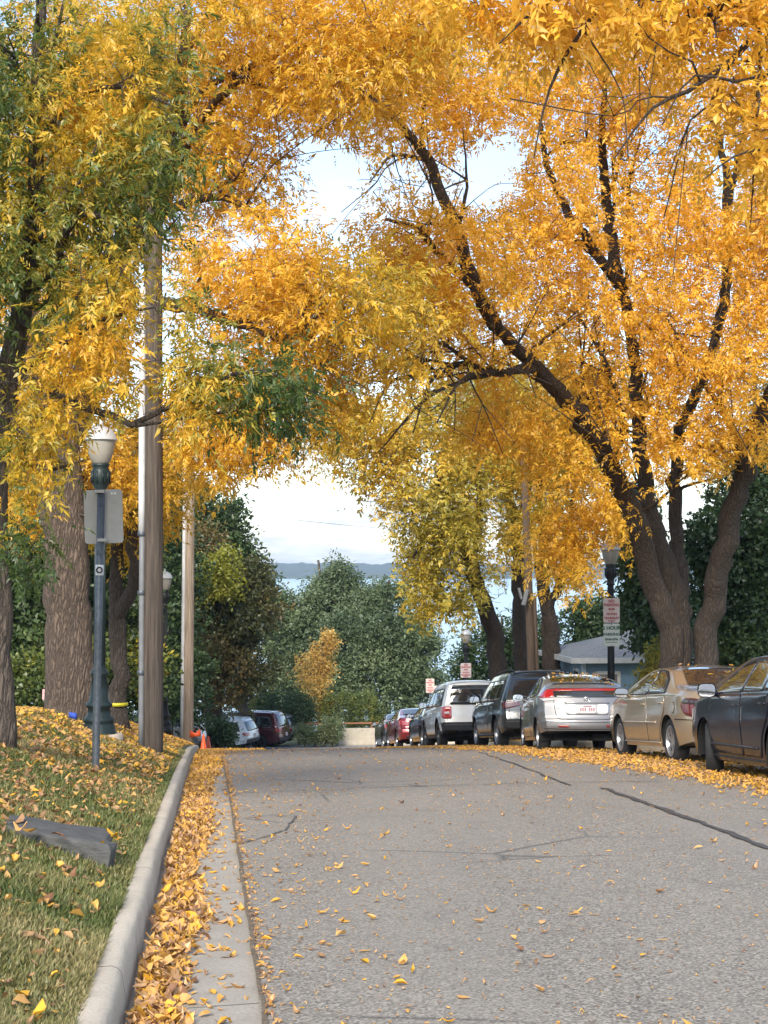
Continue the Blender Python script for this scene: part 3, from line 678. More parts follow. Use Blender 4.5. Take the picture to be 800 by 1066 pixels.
# ---- tree out of the frame on the right whose bare-tipped boughs hang in from the top
b5 = np.array([9.6, 17.0, ground_z(9.6, 17.0) - .1])
Pn = lambda u, v, Y: P(u, v, Y)
make_tree('ash_tree', 'near ash outside the right edge whose drooping twigs hang in at the top right', 'tree', b5,
          [([b5, b5 + [.1, 0, 2.2], b5 + [-.1, -.3, 4.2], Pn(860, 60, 16.5), Pn(800, 20, 16), Pn(745, -10, 15.6)], [.3, .26, .22, .16, .12, .06]), ([Pn(800, 20, 16), Pn(770, 55, 15.6), Pn(722, 92, 15.2), Pn(680, 112, 15), Pn(640, 165, 14.8)], [.05, .036, .026, .016, .007]),
           ([Pn(880, 110, 16.5), Pn(810, 78, 15.8), Pn(770, 85, 15.2), Pn(720, 80, 15), Pn(690, 130, 14.8)], [.04, .026, .018, .012, .006]), ([Pn(745, -10, 15.6), Pn(650, -20, 15), Pn(560, 10, 14.5), Pn(520, 45, 14.2)], [.04, .028, .018, .008]),
           ([Pn(650, -20, 15), Pn(600, 40, 14.8), Pn(570, 100, 14.6), Pn(556, 165, 14.5)], [.03, .02, .013, .006]), ([Pn(900, 140, 16.5), Pn(830, 150, 15.5), Pn(770, 160, 15), Pn(735, 185, 14.8)], [.035, .02, .012, .006])],
          [BL(720, 10, 15.5, 130, 70, 1.3, 3000), BL(560, -5, 14.7, 120, 50, 1.0, 2200), BL(790, 120, 15.5, 60, 90, 1.0, 1600), BL(820, -40, 16, 150, 90, 1.5, 2000)], 520, PINN, .30, M_YEL, B_DARK, tint_n(.76, .12, .5, 5), 15, clump_r=.33, per=7, group='yellow street trees', twig=.008, bare=.25)

# ---- the big tree on the lawn whose crown arches over the street
b6 = P(75, 747, 24); b6[2] = ground_z(b6[0], 24) - .12
limbs = [([b6, P(72, 650, 24), P(68, 570, 24), P(62, 500, 24.1), P(60, 440, 24)], [.36, .335, .325, .335, .30]),
         ([P(60, 460, 24), P(95, 380, 24), P(108, 300, 24), P(135, 240, 23.8), P(165, 205, 23.5), P(178, 150, 23.2), P(188, 80, 23), P(196, 10, 22.6)], [.3, .24, .2, .18, .16, .14, .1, .06]),
         ([P(165, 205, 23.5), P(205, 130, 22.6), P(238, 92, 22), P(275, 74, 21.6), P(330, 72, 21.2), P(372, 90, 20.8), P(400, 112, 20.5)], [.075, .065, .055, .048, .04, .03, .012]),
         ([P(178, 150, 23.2), P(210, 95, 22.6), P(262, 70, 22), P(300, 52, 21.5), P(360, 40, 21), P(420, 55, 20.6)], [.065, .05, .042, .034, .022, .01]),
         ([P(60, 450, 24), P(35, 360, 24.4), P(20, 270, 24.8), P(35, 150, 25), P(50, 40, 25)], [.3, .24, .19, .13, .07]),
         ([P(120, 290, 24), P(150, 312, 23.4), P(200, 320, 22.6), P(260, 340, 22), P(300, 352, 21.5), P(330, 330, 21)], [.12, .10, .08, .06, .045, .02]),
         ([P(135, 240, 23.8), P(190, 212, 23), P(232, 205, 22.4), P(280, 230, 21.8)], [.10, .07, .05, .02]),
         ([P(188, 90, 23), P(162, 68, 23.2), P(135, 45, 23.4)], [.06, .05, .03]), ([P(188, 60, 23), P(215, 20, 22.6), P(235, -30, 22)], [.07, .05, .03]),
         ([P(55, 480, 24), P(20, 430, 24), P(-30, 380, 24)], [.2, .16, .1])]
blobs = [BL(110, 120, 24, 130, 130, 3.2), BL(240, 40, 22, 110, 80, 2.8), BL(350, 70, 21.2, 95, 80, 2.0), BL(260, 290, 22, 90, 75, 2.0), BL(235, 170, 22.8, 70, 60, 2.0), BL(60, 300, 24.5, 90, 110, 2.6), BL(330, 320, 21.5, 60, 60, 1.6, 4200),
         BL(300, 410, 22.5, 85, 55, 1.6, 4800), BL(210, 440, 23, 50, 60, 1.6, 3000), BL(120, 490, 25, 50, 50, 1.5, 2500), BL(30, 500, 25.5, 35, 70, 1.5, 2800), BL(400, 340, 22, 55, 70, 1.6, 3000), BL(420, 20, 21, 70, 50, 1.6, 3200), BL(270, 470, 22.5, 60, 40, 1.2, 2300)]
make_tree('ash_tree', 'thick ridged trunk on the lawn behind the street lamp, golden crown over the street', 'tree', b6, limbs, blobs, 2500, PINN9, .25, M_YEL, B_BIG,
          tint_n(.62, .24, .4, 6), 16, clump_r=.42, per=14, group='yellow street trees', trunk_n=22, gnarl=.015, flare=1.2, show=(1, 2, 3, 4, 5, 6, 7, 8), twig=.012, holes=HOLES[:1])

# ---- near tree at the left edge, half green, its boughs drooping into the picture
b7 = P(-4, 768, 14); b7[2] = ground_z(b7[0], 14) - .08
limbs = [([b7, P(-2, 680, 14), P(-6, 560, 14), P(0, 460, 14), P(10, 390, 13.9), P(25, 300, 13.8), P(38, 200, 13.6), P(38, 60, 13.4), P(50, -40, 13.2)], [.15, .135, .13, .12, .1, .085, .07, .05, .03]),
         ([P(25, 300, 13.8), P(50, 290, 13.4), P(75, 230, 13), P(110, 225, 12.7), P(160, 240, 12.5)], [.05, .04, .03, .02, .008]),
         ([P(10, 380, 13.9), P(60, 412, 13.4), P(115, 432, 13), P(141, 443, 12.8), P(172, 424, 12.7), P(215, 402, 12.6), P(270, 385, 12.6), P(330, 410, 12.6)], [.05, .035, .03, .026, .023, .02, .015, .007]),
         ([P(8, 420, 13.9), P(40, 494, 13.4), P(66, 484, 13.2), P(92, 478, 13.1)], [.03, .02, .014, .006]),
         ([P(141, 443, 12.8), P(175, 438, 12.7), P(215, 432, 12.6), P(260, 425, 12.6)], [.02, .016, .01, .005]),
         ([P(38, 150, 13.5), P(80, 100, 13.1), P(130, 90, 12.8), P(180, 110, 12.6)], [.04, .03, .02, .007]),
         ([P(38, 120, 13.5), P(10, 60, 13.3), P(-30, 20, 13)], [.04, .03, .02]), ([P(20, 330, 13.8), P(60, 360, 13.2), P(110, 330, 12.8), P(160, 320, 12.6)], [.04, .03, .02, .008]),
         ([P(0, 470, 14), P(-20, 530, 13.6), P(5, 560, 13.3), P(30, 590, 13)], [.03, .02, .012, .006])]
blobs = [BL(60, 110, 13.2, 105, 110, .9), BL(130, 170, 12.8, 70, 80, .7), BL(60, 260, 13.2, 100, 80, .9), BL(130, 330, 12.9, 80, 60, .7), BL(60, 400, 13.2, 80, 50, .8), BL(240, 405, 12.6, 90, 38, .5), BL(300, 420, 12.6, 42, 30, .4), BL(20, 470, 13.3, 45, 60, .6),
         BL(15, 580, 13.2, 35, 40, .5), BL(150, 60, 12.8, 60, 60, .6, 2400), BL(170, 400, 12.6, 60, 35, .5), BL(-40, 200, 13.4, 60, 200, 1)]
make_tree('ash_tree', 'thin near tree at the left edge, its drooping leaves half green and half yellow', 'tree', b7, limbs, blobs, 1000, PINN9, .19, M_YEL, B_GREY,
          tint_n(.47, .60, 1.0, 77, lambda E: -.20 * np.clip((E[:, 0] + .02) * 4, 0, 1) - .13 * np.clip((-1.15 - E[:, 0]) * 2.5, 0, 1)), 17, clump_r=.25, per=12, group='yellow street trees', twig=.006, droop=.45, gnarl=.012, show=(0, 1, 2, 3), holes=HOLES, low=([-60, 20, 60, 84, 92, 128, 134, 180, 240, 350], [615, 615, 580, 545, 452, 448, 520, 505, 490, 470]))

# ---- the forked tree with the yellow tape, behind the lamp
b8 = P(124, 755, 28); b8[2] = ground_z(b8[0], 28) - .1
fork = make_tree('street_tree', 'small forked trunk with a yellow tape round it behind the street lamp', 'tree', b8,
          [([b8, P(123, 710, 28), P(122, 650, 28), P(120, 610, 28.1), P(123, 570, 28.2), P(128, 520, 28.4), P(130, 470, 28.5)], [.16, .145, .15, .12, .11, .09, .05]),
           ([P(122, 645, 28), P(134, 622, 27.8), P(142, 590, 27.6), P(136, 560, 27.6), P(138, 500, 27.8), P(150, 450, 28)], [.12, .12, .11, .1, .08, .04])],
          [BL(125, 540, 28.4, 38, 40, 1.1, 1400), BL(140, 470, 28.2, 60, 50, 1.6, 2500), BL(160, 500, 28, 40, 50, 1.2, 1500)], 210, PINN, .28, M_YEL, B_GREY, tint_n(.5, .3, .5, 8), 18, clump_r=.4, per=12, group='yellow street trees')
tp = Acc(); zt = P(123, 733, 28); tp.lathe([(.172, -.03), (.176, -.03), (.176, .03), (.172, .03)], zt, 20); M_TAPE = simple('yellow_tape', (.62, .55, .03), .5)
tp.obj('tape_band', M_TAPE, fork, origin=b8)

# ------------------------------------------------------------------ background trees: trunk and crown each
def bg_tree(name, label, u, Y, blobs, n, mat, tint, seed, leaf=TUFT, size=.5, per=9, cr=.5, tr=.2, group='trees behind the street', base=None, lean=0, droop=.1, bark=None, top=None, carve=False, open_base=0):
    rb = np.random.default_rng(seed + 500); blobs = list(blobs); big = blobs[:]; tot = sum(x[2] for x in big)
    for x in big:
        for _ in range(6):
            d = rb.normal(size=3); d[2] = abs(d[2]) * .9; d /= np.linalg.norm(d); f = rb.uniform(.22, .40); blobs.append((np.asarray(x[0]) + d * np.asarray(x[1]) * rb.uniform(.85, 1.08), np.asarray(x[1]) * f * np.array([.8, .8, 1.25]), x[2] * .075))
    q = P(u, 700, Y); bz = ground_z(q[0], Y) - .2 - (sstep(78, 84, Y) * .15)
    b = np.array([q[0], Y, float(bz)]) if base is None else base
    zt = max(bb[0][2] + bb[1][2] * .6 for bb in blobs) if top is None else top
    cx = np.mean([bb[0] for bb in blobs], 0)
    t = np.linspace(0, 1, 5)[:, None]; end = np.array([cx[0], cx[1], zt]); mid = b + (end - b) * t + np.sin(t * 3) * np.array([.15, 0, 0])
    limbs = [(mid, np.linspace(tr, tr * .2, 5))]
    for bb in big:
        c = np.asarray(bb[0]); k = np.clip((c[2] - bb[1][2] * .5 - b[2]) / max(.1, end[2] - b[2]), .1, .9); s = b + (end - b) * k
        limbs.append(([s, (s + c) / 2 + [0, 0, .2], c], [tr * .45, tr * .3, tr * .1]))
    return make_tree(name, label, 'tree', b, limbs, blobs, n, leaf, size, mat, bark or B_GREY, tint, seed, clump_r=cr, per=per, group=group, carve=carve, twig=.012, droop=droop, trunk_n=9)

# poplars past the end of the street
bg_tree('poplar_tree', 'dark green poplar behind the little golden tree, topping the far shore', 350, 100,
        [BL(348, 634, 100, 32, 30, 2.5, 2000), BL(330, 685, 100, 55, 48, 3, 5000), BL(350, 602, 100, 13, 19, 1, 420), BL(300, 668, 100, 32, 30, 2, 1500), BL(315, 722, 99, 50, 38, 3, 2500), BL(335, 616, 100, 9, 14, 1, 200), BL(298, 632, 100, 12, 14, 1, 250), BL(365, 612, 100, 8, 15, 1, 200)], 1500, M_POP, tint_n(.5, .5, .5, 31), 31, TUFT3, .36, 19, .55, .35, lean=0)
bg_tree('poplar_tree', 'broad dark green poplar above the concrete barrier, open towards the lake on its right', 400, 96,
        [BL(396, 662, 96, 40, 32, 2.5, 2600), BL(398, 622, 96, 10, 18, 1, 300), BL(418, 622, 96, 7, 18, .8, 200), BL(384, 628, 97, 10, 16, 1, 280), BL(420, 670, 96, 38, 32, 2.5, 1700), BL(400, 710, 95, 50, 40, 2.5, 3000), BL(440, 672, 95, 20, 12, 1.5, 300), BL(428, 715, 95, 22, 28, 1.5, 900), BL(370, 690, 95, 40, 50, 2, 2600)], 1350, M_POP, tint_n(.5, .5, .5, 32), 32, TUFT3, .36, 19, .55, .35)
bg_tree('young_tree', 'slender little golden tree in front of the dark poplars', 330, 80,
        [BL(338, 690, 80, 13, 30, .7, 900), BL(325, 705, 80, 17, 25, .8, 950), BL(333, 730, 79.8, 10, 18, .6, 350), BL(343, 668, 80, 7, 14, .5, 250)], 230, leaf_mat('apricot_leaf', [(0, (.40, .20, .03)), (1, (.80, .56, .16))], .4), tint_n(.6, .4, .5, 33), 33, TUFT3, .26, 8, .30, .06)
bg_tree('bronze_tree', 'tall bronze green tree overhanging the parked maroon SUV', 222, 66,
        [BL(215, 650, 66, 55, 65, 3, 5500), BL(245, 640, 66, 35, 45, 2.5, 2500), BL(200, 590, 66, 35, 45, 2.5, 2500), BL(225, 700, 65, 50, 40, 2.5, 3000), BL(262, 610, 67, 14, 25, 1.2, 600), BL(170, 640, 66, 40, 70, 2.5, 3500)], 1100, M_BRN, tint_n(.6, .6, .5, 34), 34, TUFT, .32, 16, .55, .3)
bg_tree('conifer_tree', 'dark tree top against the sky left of the lake view', 255, 72,
        [BL(255, 615, 72, 22, 28, 1.5, 1000), BL(225, 560, 72, 30, 40, 1.8, 1700), BL(205, 540, 72, 30, 40, 1.8, 1500), BL(272, 640, 72, 14, 22, 1.2, 500), BL(248, 585, 72, 18, 22, 1.5, 600)], 380, M_GRN, tint_n(.42, .4, .5, 35), 35, TUFT3, .4, 14, .55, .25)
bg_tree('young_tree', 'small lime yellow tree glowing among the dark leaves left of the lake', 228, 66.5,
        [BL(226, 600, 62.6, 19, 18, .8, 500), BL(236, 580, 62.6, 9, 13, .6, 160), BL(212, 612, 62.6, 14, 16, .6, 250), BL(238, 615, 62.6, 12, 12, .6, 200)], 130, leaf_mat('lime_leaf', [(0, (.16, .20, .02)), (1, (.36, .32, .035))], .4), tint_n(.5, .4, .5, 36), 36, TUFT3, .3, 9, .35, .08)
bg_tree('young_tree', 'pale yellow green shrubby tree between the dark trees and the round hedge', 250, 73,
        [BL(248, 695, 73, 14, 28, .9, 800), BL(256, 725, 73, 14, 18, .8, 450), BL(242, 735, 73, 10, 14, .6, 250)], 130, leaf_mat('pale_leaf', [(0, (.14, .16, .03)), (1, (.30, .28, .05))], .4), tint_n(.5, .4, .5, 37), 37, TUFT3, .28, 8, .32, .07)
# left background wall of green
for k, (lab, u, Y, bl_, n, mt, tn) in enumerate([
    ('dark green broadleaf tree filling the space left of the thick trunk', 20, 40, [BL(20, 600, 40, 60, 70, 2, 4200), BL(-10, 520, 40, 60, 70, 2, 4200), BL(25, 680, 39, 55, 50, 2, 3000)], 620, M_GRN, .38),
    ('dark green tree seen between the thick trunk and the street lamp', 110, 44, [BL(110, 640, 44, 45, 60, 2, 3000), BL(110, 560, 44, 55, 60, 2, 3300), BL(125, 700, 43, 40, 50, 2, 2200)], 520, M_GRN, .45),
    ('dark tree in deep shade right of the big utility pole', 175, 56, [BL(180, 620, 56, 35, 60, 2, 2400), BL(165, 700, 56, 40, 60, 2, 2600), BL(195, 720, 56, 28, 40, 2, 1300), BL(160, 560, 56, 50, 60, 2, 2800)], 520, M_GRN, .28)]):
    bg_tree('broadleaf_tree', lab, u, Y, bl_, n, mt, tint_n(tn + .1, .5, .5, 40 + k), 40 + k, TUFT, .29, 15, .5, .22)
bg_tree('leafy_shrub', 'pale leaved shrub at the lawn edge behind the pink sign', 40, 33, [BL(38, 708, 33, 28, 22, .8, 900), BL(25, 725, 33, 18, 16, .6, 500), BL(90, 700, 33, 18, 40, .6, 700)], 130, M_GRN, tint_n(.82, .25, .7, 45), 45, TUFT, .22, 9, .28, .05)
# right background
bg_tree('weeping_tree', 'dark green weeping tree hanging over the blue house', 672, 38, [BL(676, 595, 38, 26, 55, 1.2, 2500), BL(668, 640, 37.6, 14, 34, .8, 900), BL(694, 650, 37.6, 22, 40, 1, 1400), BL(662, 555, 38, 20, 45, 1, 1300)], 420, M_GRN, tint_n(.40, .4, .5, 50), 50, TUFT3, .30, 10, .34, .16, droop=1.6)
bg_tree('broadleaf_tree', 'dark green tree at the right edge behind the navy sedan', 790, 40, [BL(790, 560, 40, 45, 90, 2, 4500), BL(765, 640, 39.6, 35, 55, 1.5, 2500), BL(740, 600, 40, 25, 70, 1.5, 2000), BL(830, 480, 40, 50, 110, 2, 3500), BL(780, 680, 39, 45, 25, 1.5, 1500)], 720, M_GRN, tint_n(.5, .45, .5, 51), 51, TUFT, .27, 14, .42, .22, droop=.6)
bg_tree('cedar_tree', 'dense dark cedar showing above the roof of the blue house', 635, 60, [BL(630, 650, 60, 30, 30, 1.5, 1300), BL(610, 655, 60, 22, 28, 1.5, 900), BL(655, 650, 60, 25, 30, 1.5, 1000)], 320, M_GRN, tint_n(.42, .25, .5, 52), 52, TUFT3, .30, 11, .36, .2)
bg_tree('cedar_tree', 'dense dark cedar beside the lake view, right of the distant lamp', 515, 62, [BL(508, 690, 62, 26, 38, 1.5, 1600), BL(535, 685, 62, 28, 45, 1.5, 1700), BL(485, 705, 62, 14, 28, 1, 600), BL(560, 680, 62, 25, 40, 1.5, 1300)], 460, M_GRN, tint_n(.40, .22, .5, 53), 53, TUFT3, .30, 11, .36, .2)
bg_tree('shrub', 'yellowing shrub against the blue wall, behind the tan sedan mirror', 672, 34.5, [BL(684, 714, 34.5, 13, 18, .5, 700), BL(692, 690, 34.5, 12, 22, .5, 700), BL(676, 730, 34.3, 10, 14, .4, 300)], 110, M_OLV, tint_n(.38, .35, .8, 54), 54, TUFT, .18, 9, .22, .04)

# ------------------------------------------------------------------ clipped and loose hedges in the lot
def hedge(name, label, blobs, n, mat, tint, seed, size=.2, cr=.2, per=9):
    c = np.mean([b[0] for b in blobs], 0); b = np.array([c[0], c[1], float(ground_z(c[0], c[1])) - .15])
    r = np.random.default_rng(seed); root = empty(name, b, label, 'hedge' if 'hedge' in name else 'shrub', 'hedges by the lot')
    st = Acc(); E = []
    w = np.array([x[2] for x in blobs], float); w /= w.sum()
    for x, ww in zip(blobs, w):
        k = int(n * ww) + 2; d = r.normal(size=(k, 3)); d /= np.linalg.norm(d, axis=1, keepdims=True); d = np.sign(d) * np.abs(d) ** .75
        E.append(x[0] + d * (r.uniform(.72, 1.0, (k, 1))) * np.asarray(x[1]))
        st.tube([[x[0][0], x[0][1], b[2] - .1], [x[0][0] + .05, x[0][1], x[0][2] + x[1][2] * .4]], [.06, .02], 6)
        for q in range(7):
            e = E[-1][r.integers(len(E[-1]))]; st.tube([[x[0][0], x[0][1], b[2] + .2], (x[0] + e) / 2, e], [.03, .02, .008], 5)
    E = np.concatenate(E); E = E[E[:, 2] > b[2] + .05]
    st.obj('stems', B_GREY, root, origin=b)
    oo = np.repeat(E, per, 0) + r.normal(0, cr * .5, (len(E) * per, 3)); dd = r.normal(0, 1, (len(oo), 3)) + [0, 0, .3]
    V, Q, m = scatter_leaves(oo, dd, size * r.uniform(.7, 1.2, len(oo)), TUFT3, r)
    mesh_np('foliage', V, Q, mat, root, smooth=False, attrs={'tint': np.repeat(np.repeat(tint(E, r), per), m)}, origin=b)
hedge('hedge', 'round clipped dark green hedge behind the maroon SUV', [BL(290, 742, 78, 32, 22, 1.5), BL(312, 745, 78, 16, 20, 1.2), BL(275, 748, 78, 20, 18, 1.2)], 900, M_GRN, tint_n(.5, .3, 1, 60), 60)
hedge('hedge', 'olive green clipped hedge behind the rail and concrete barrier', [BL(352, 745, 79.5, 22, 24, 1.2), BL(378, 742, 79.5, 18, 22, 1.2), BL(392, 752, 79.5, 10, 14, 1)], 620, M_GRN, tint_n(.78, .2, 1, 61), 61)
hedge('low_shrub', 'grey green loose shrub growing in front of the concrete barrier', [BL(346, 760, 75.4, 10, 11, .5), BL(338, 765, 75.4, 8, 8, .4)], 170, M_POP, tint_n(.85, .3, 1, 62), 62, .22, .3, 6)
hedge('low_shrub', 'low grey green shrub at the tail of the silver car', [BL(317, 764, 75.6, 10, 8, .5), BL(328, 768, 75.4, 6, 5, .4)], 130, M_POP, tint_n(.7, .3, 1, 63), 63, .2, .25, 6)
hedge('low_shrub', 'dark rounded shrub in front of the white hatchback', [BL(226, 764, 62, 14, 13, .6), BL(210, 766, 62, 10, 12, .6), BL(238, 768, 62, 7, 8, .4)], 260, M_GRN, tint_n(.35, .3, 1, 64), 64, .2, .25, 7)
# ------------------------------------------------------------------ grass blades and fallen leaves
def grass(n):
    r = np.random.default_rng(71)
    y = 4.6 + 22 * r.random(n) ** 1.9; left = -(1.0 + .17 * y)
    x = KERB_X1 + .012 * r.random(n) + (left - KERB_X1) * r.random(n); eb = r.random(n) < .06; x = np.where(eb, KERB_X1 + .022 - .06 * r.random(n), x)
    keep = vnoise(x * 3, y * 3, 72) + r.random(n) * .8 > .42
    x, y = x[keep], y[keep]; n = len(x); z = ground_z(np.minimum(x, KERB_X1 - .001), y) - .012 + .03 * (vnoise(x * 1.3, y * 1.3, 3) - .5)
    h = r.uniform(.022, .062, n) * (.6 + .8 * vnoise(x * 1.7, y * 1.7, 73)); w = r.uniform(.0022, .0042, n) * (1 + y / 14)
    a = r.uniform(0, 2 * math.pi, n); ln = r.uniform(.25, .95, n) * h
    c, s = np.cos(a), np.sin(a); b = np.stack([x, y, z], 1); sd = np.stack([-s, c, s * 0], 1) * w[:, None]; fw = np.stack([c, s, s * 0], 1)
    up = np.array([0, 0, 1.0])
    mid = b + fw * (ln * .35)[:, None] + up * (h * .6)[:, None]; tip = b + fw * ln[:, None] + up * h[:, None]
    V = np.stack([b - sd, b + sd, mid + sd * .7, mid - sd * .7, tip], 1).reshape(-1, 3); k = np.arange(n)[:, None] * 5
    g = mesh_np('grass', V, [k + [0, 1, 2, 3], k + [3, 2, 4]], None, smooth=False, attrs={'tint': np.repeat(np.clip(.56 + 1.1 * (fbm(x * 1.1, y * 1.1, 75) - .5) + r.normal(0, .16, n), 0, 1), 5)})
    g.data.materials.append(leaf_mat('grass_blade', [(0, (.052, .082, .018)), (.36, (.115, .145, .036)), (.65, (.22, .205, .070)), (1, (.40, .32, .15))], .3)); g['kind'] = 'stuff'
grass(330000)

DRY = [(0, (.20, .095, .045)), (.25, (.44, .26, .13)), (.5, (.60, .33, .085)), (.75, (.66, .34, .03)), (1.0, (.70, .43, .06))]
M_FALL = leaf_mat('fallen_leaf', DRY, .18, .5)
def fallen(name, x, y, z, L, asp, tint, r, tilt=.25, lift=0.0):
    """curled, folded leaves lying at x, y, z"""
    n = len(x); st = np.array([0, .3, .65, 1.0]); wd = np.array([.06, .5, .40, .015])
    a = r.uniform(0, 2 * math.pi, n); cu = r.normal(.12, .26, n); fo = r.normal(.18, .22, n); sk = r.normal(0, .1, n)
    px = (st[None] - .5) * L[:, None]; pz = cu[:, None] * L[:, None] * (2 * st - 1)[None] ** 2
    V = np.zeros((n, 4, 3, 3))
    for k, s in enumerate((-1, 0, 1)):
        V[:, :, k, 0] = px + (abs(s) * .08 * L)[:, None]; V[:, :, k, 1] = s * wd[None] * (asp * L)[:, None] + (sk * L)[:, None] * (2 * st - 1)[None] ** 2; V[:, :, k, 2] = pz + abs(s) * wd[None] * (fo * L)[:, None]
    V = V.reshape(n, 12, 3)
    tx, ty = r.normal(0, tilt, n), r.normal(0, tilt, n)
    c, s = np.cos(a)[:, None], np.sin(a)[:, None]
    X = V[..., 0] * c - V[..., 1] * s; Y = V[..., 0] * s + V[..., 1] * c; Z = V[..., 2] + tx[:, None] * X + ty[:, None] * Y
    Z -= Z.min(1, keepdims=True); Z *= np.minimum(1, .05 / (Z.max(1, keepdims=True) + 1e-6))
    W = np.stack([X + x[:, None], Y + y[:, None], Z + (z + lift)[:, None]], -1)
    q = []
    for i in range(3):
        for k in range(2): q.append([i * 3 + k, i * 3 + k + 1, i * 3 + k + 4, i * 3 + k + 3])
    Q = (np.arange(n) * 12)[:, None, None] + np.array(q)[None]
    o = mesh_np(name, W.reshape(-1, 3), Q.reshape(-1, 4), M_FALL, smooth=False, attrs={'tint': np.repeat(tint, 12)}); o['kind'] = 'stuff'; return o
r = np.random.default_rng(81)
def lane(n, y0, y1, pw): return y0 + (y1 - y0) * r.random(n) ** pw
# gutter drift
n = 19000; y = lane(n, 4.6, 47, 1.25); edge = -.145 + .24 * (fbm(y * .75, y * 0, 82) - .45) + .08 * sstep(10, 14, y) + .24 * sstep(15, 30, y); t = r.random(n) ** .8
x = KERB_X0 + .03 + (edge - KERB_X0) * t + r.normal(0, .04, n); k = (x > KERB_X0 + .035) & (r.random(n) < .25 + 1.1 * fbm(y * 1.3, x * 3, 83) * sstep(3, 12, y + 5)); x, y, t = x[k], y[k], t[k]; n = len(x)
z = road_z(y) - .02 + (.055 * (1 - t) + .008) * r.random(n)
fallen('gutter_leaves', x, y, z, r.uniform(.025, .068, n), r.uniform(.28, .70, n), np.clip(r.normal(.37, .24, n) + .14 * sstep(10, 25, y), 0, 1), r, .5)
n = 1000; y = lane(n, 4.6, 40, 1.1); x = -.16 + (GUT_X + .16) * r.random(n) ** 1.3; fallen('gutter_leaves', x, y, road_z(y) - .008, r.uniform(.025, .075, n), r.uniform(.3, .6, n), np.clip(r.normal(.45, .2, n), 0, 1), r, .12)
n = 1500; y = lane(n, 4.6, 46, 1.0); x = GUT_X + .02 + np.abs(r.normal(0, .025, n)); fallen('gutter_leaves', x, y, road_z(y) + .012, r.uniform(.015, .045, n), r.uniform(.25, .6, n), np.clip(r.normal(.30, .2, n), 0, 1), r, .15)
# lawn
def lawn_z(x, y): return ground_z(x, y) + .03 * (vnoise(x * 1.3, y * 1.3, 3) - .5)
n = 32000; y = lane(n, 4.7, 45, .95); x = KERB_X1 - .05 - (1.0 + .17 * np.minimum(y, 26)) * r.random(n) * 1.05
cl = fbm(x * 1.4, y * 1.4, 85); k = r.random(n) < np.clip(.10 + 1.5 * (cl - .36) + .8 * sstep(9, 20, y), 0.03, 1); x, y = x[k], y[k]; n = len(x)
fallen('lawn_leaves', x, y, lawn_z(x, y) + .02, (.018 + .05 * r.random(n) ** 1.3) * (1 + .3 * sstep(8, 20, y)), r.uniform(.35, .95, n), np.clip(r.normal(.22, .20, n) + .32 * sstep(12, 24, y) + (r.random(n) < .12) * .4, 0, 1), r, .35)
# litter by the lot and the kerb corner
n = 2500; y = r.uniform(40, 60, n); x = r.uniform(-2.5, 1.5, n); k = r.random(n) < np.clip(1.2 - np.abs(x) * .4, .15, 1); x, y = x[k], y[k]; n = len(x)
fallen('street_leaves', x, y, road_z(y) + .02 + np.where((x < KERB_X0), cross(x, y), 0), r.uniform(.06, .11, n), r.uniform(.4, .7, n), np.clip(r.normal(.6, .15, n), 0, 1), r, .2)
# street: a few near, many under the parked cars
road_s = lambda x, y: road_z(y) + .06 * (1 - ((x - 4) / 4) ** 2) * (1 - sstep(30, 45, y)) + .006
n = 7500; y = lane(n, 4.8, 46, 1.1); x = GUT_X + .05 + 6.0 * r.random(n) ** 1.3; k = r.random(n) < np.clip(.35 + .6 * (x < .9) + .5 * (fbm(x * .8, y * .5, 87) - .4), 0, 1); x, y = x[k], y[k]; n = len(x)
fallen('street_leaves', x, y, road_s(x, y), .012 + .058 * r.random(n) ** 2.2, r.uniform(.25, .6, n), np.clip(r.normal(.44, .2, n), 0, 1), r, .12)
n = 9000; y = lane(n, 4.8, 40, 1.2); x = GUT_X + .05 + 6.5 * r.random(n) ** 1.15; fallen('leaf_crumbs', x, y, road_s(x, y) - .001, r.uniform(.008, .024, n), r.uniform(.3, .8, n), np.clip(r.normal(.35, .2, n), 0, 1), r, .08)
n = 30000; y = lane(n, 11, 62, .9); x0 = 5.15 + .9 * (fbm(y * .35, y * 0, 88) - .5) - .5 * sstep(20, 34, y); x = x0 + np.abs(r.normal(0, 1.4, n)) - .55 * r.random(n) ** 2; k = (x < RK - .02) & (r.random(n) < np.clip(.08 + 1.0 * sstep(-.35, .75, x - x0), 0, 1)); x, y = x[k], y[k]; n = len(x)
fallen('parking_leaves', x, y, np.where(x < 7.85, road_s(x, y), road_z(y)) + .02 * r.random(n) * sstep(5.4, 6, x), r.uniform(.035, .09, n), r.uniform(.3, .7, n), np.clip(r.normal(.50, .18, n), 0, 1), r, .22)
n = 6000; y = r.uniform(12, 50, n); x = r.uniform(8.5, 13, n); fallen('terrace_leaves', x, y, ground_z(x, y) + .01, r.uniform(.06, .11, n), r.uniform(.4, .7, n), np.clip(r.normal(.55, .2, n), 0, 1), r, .3)

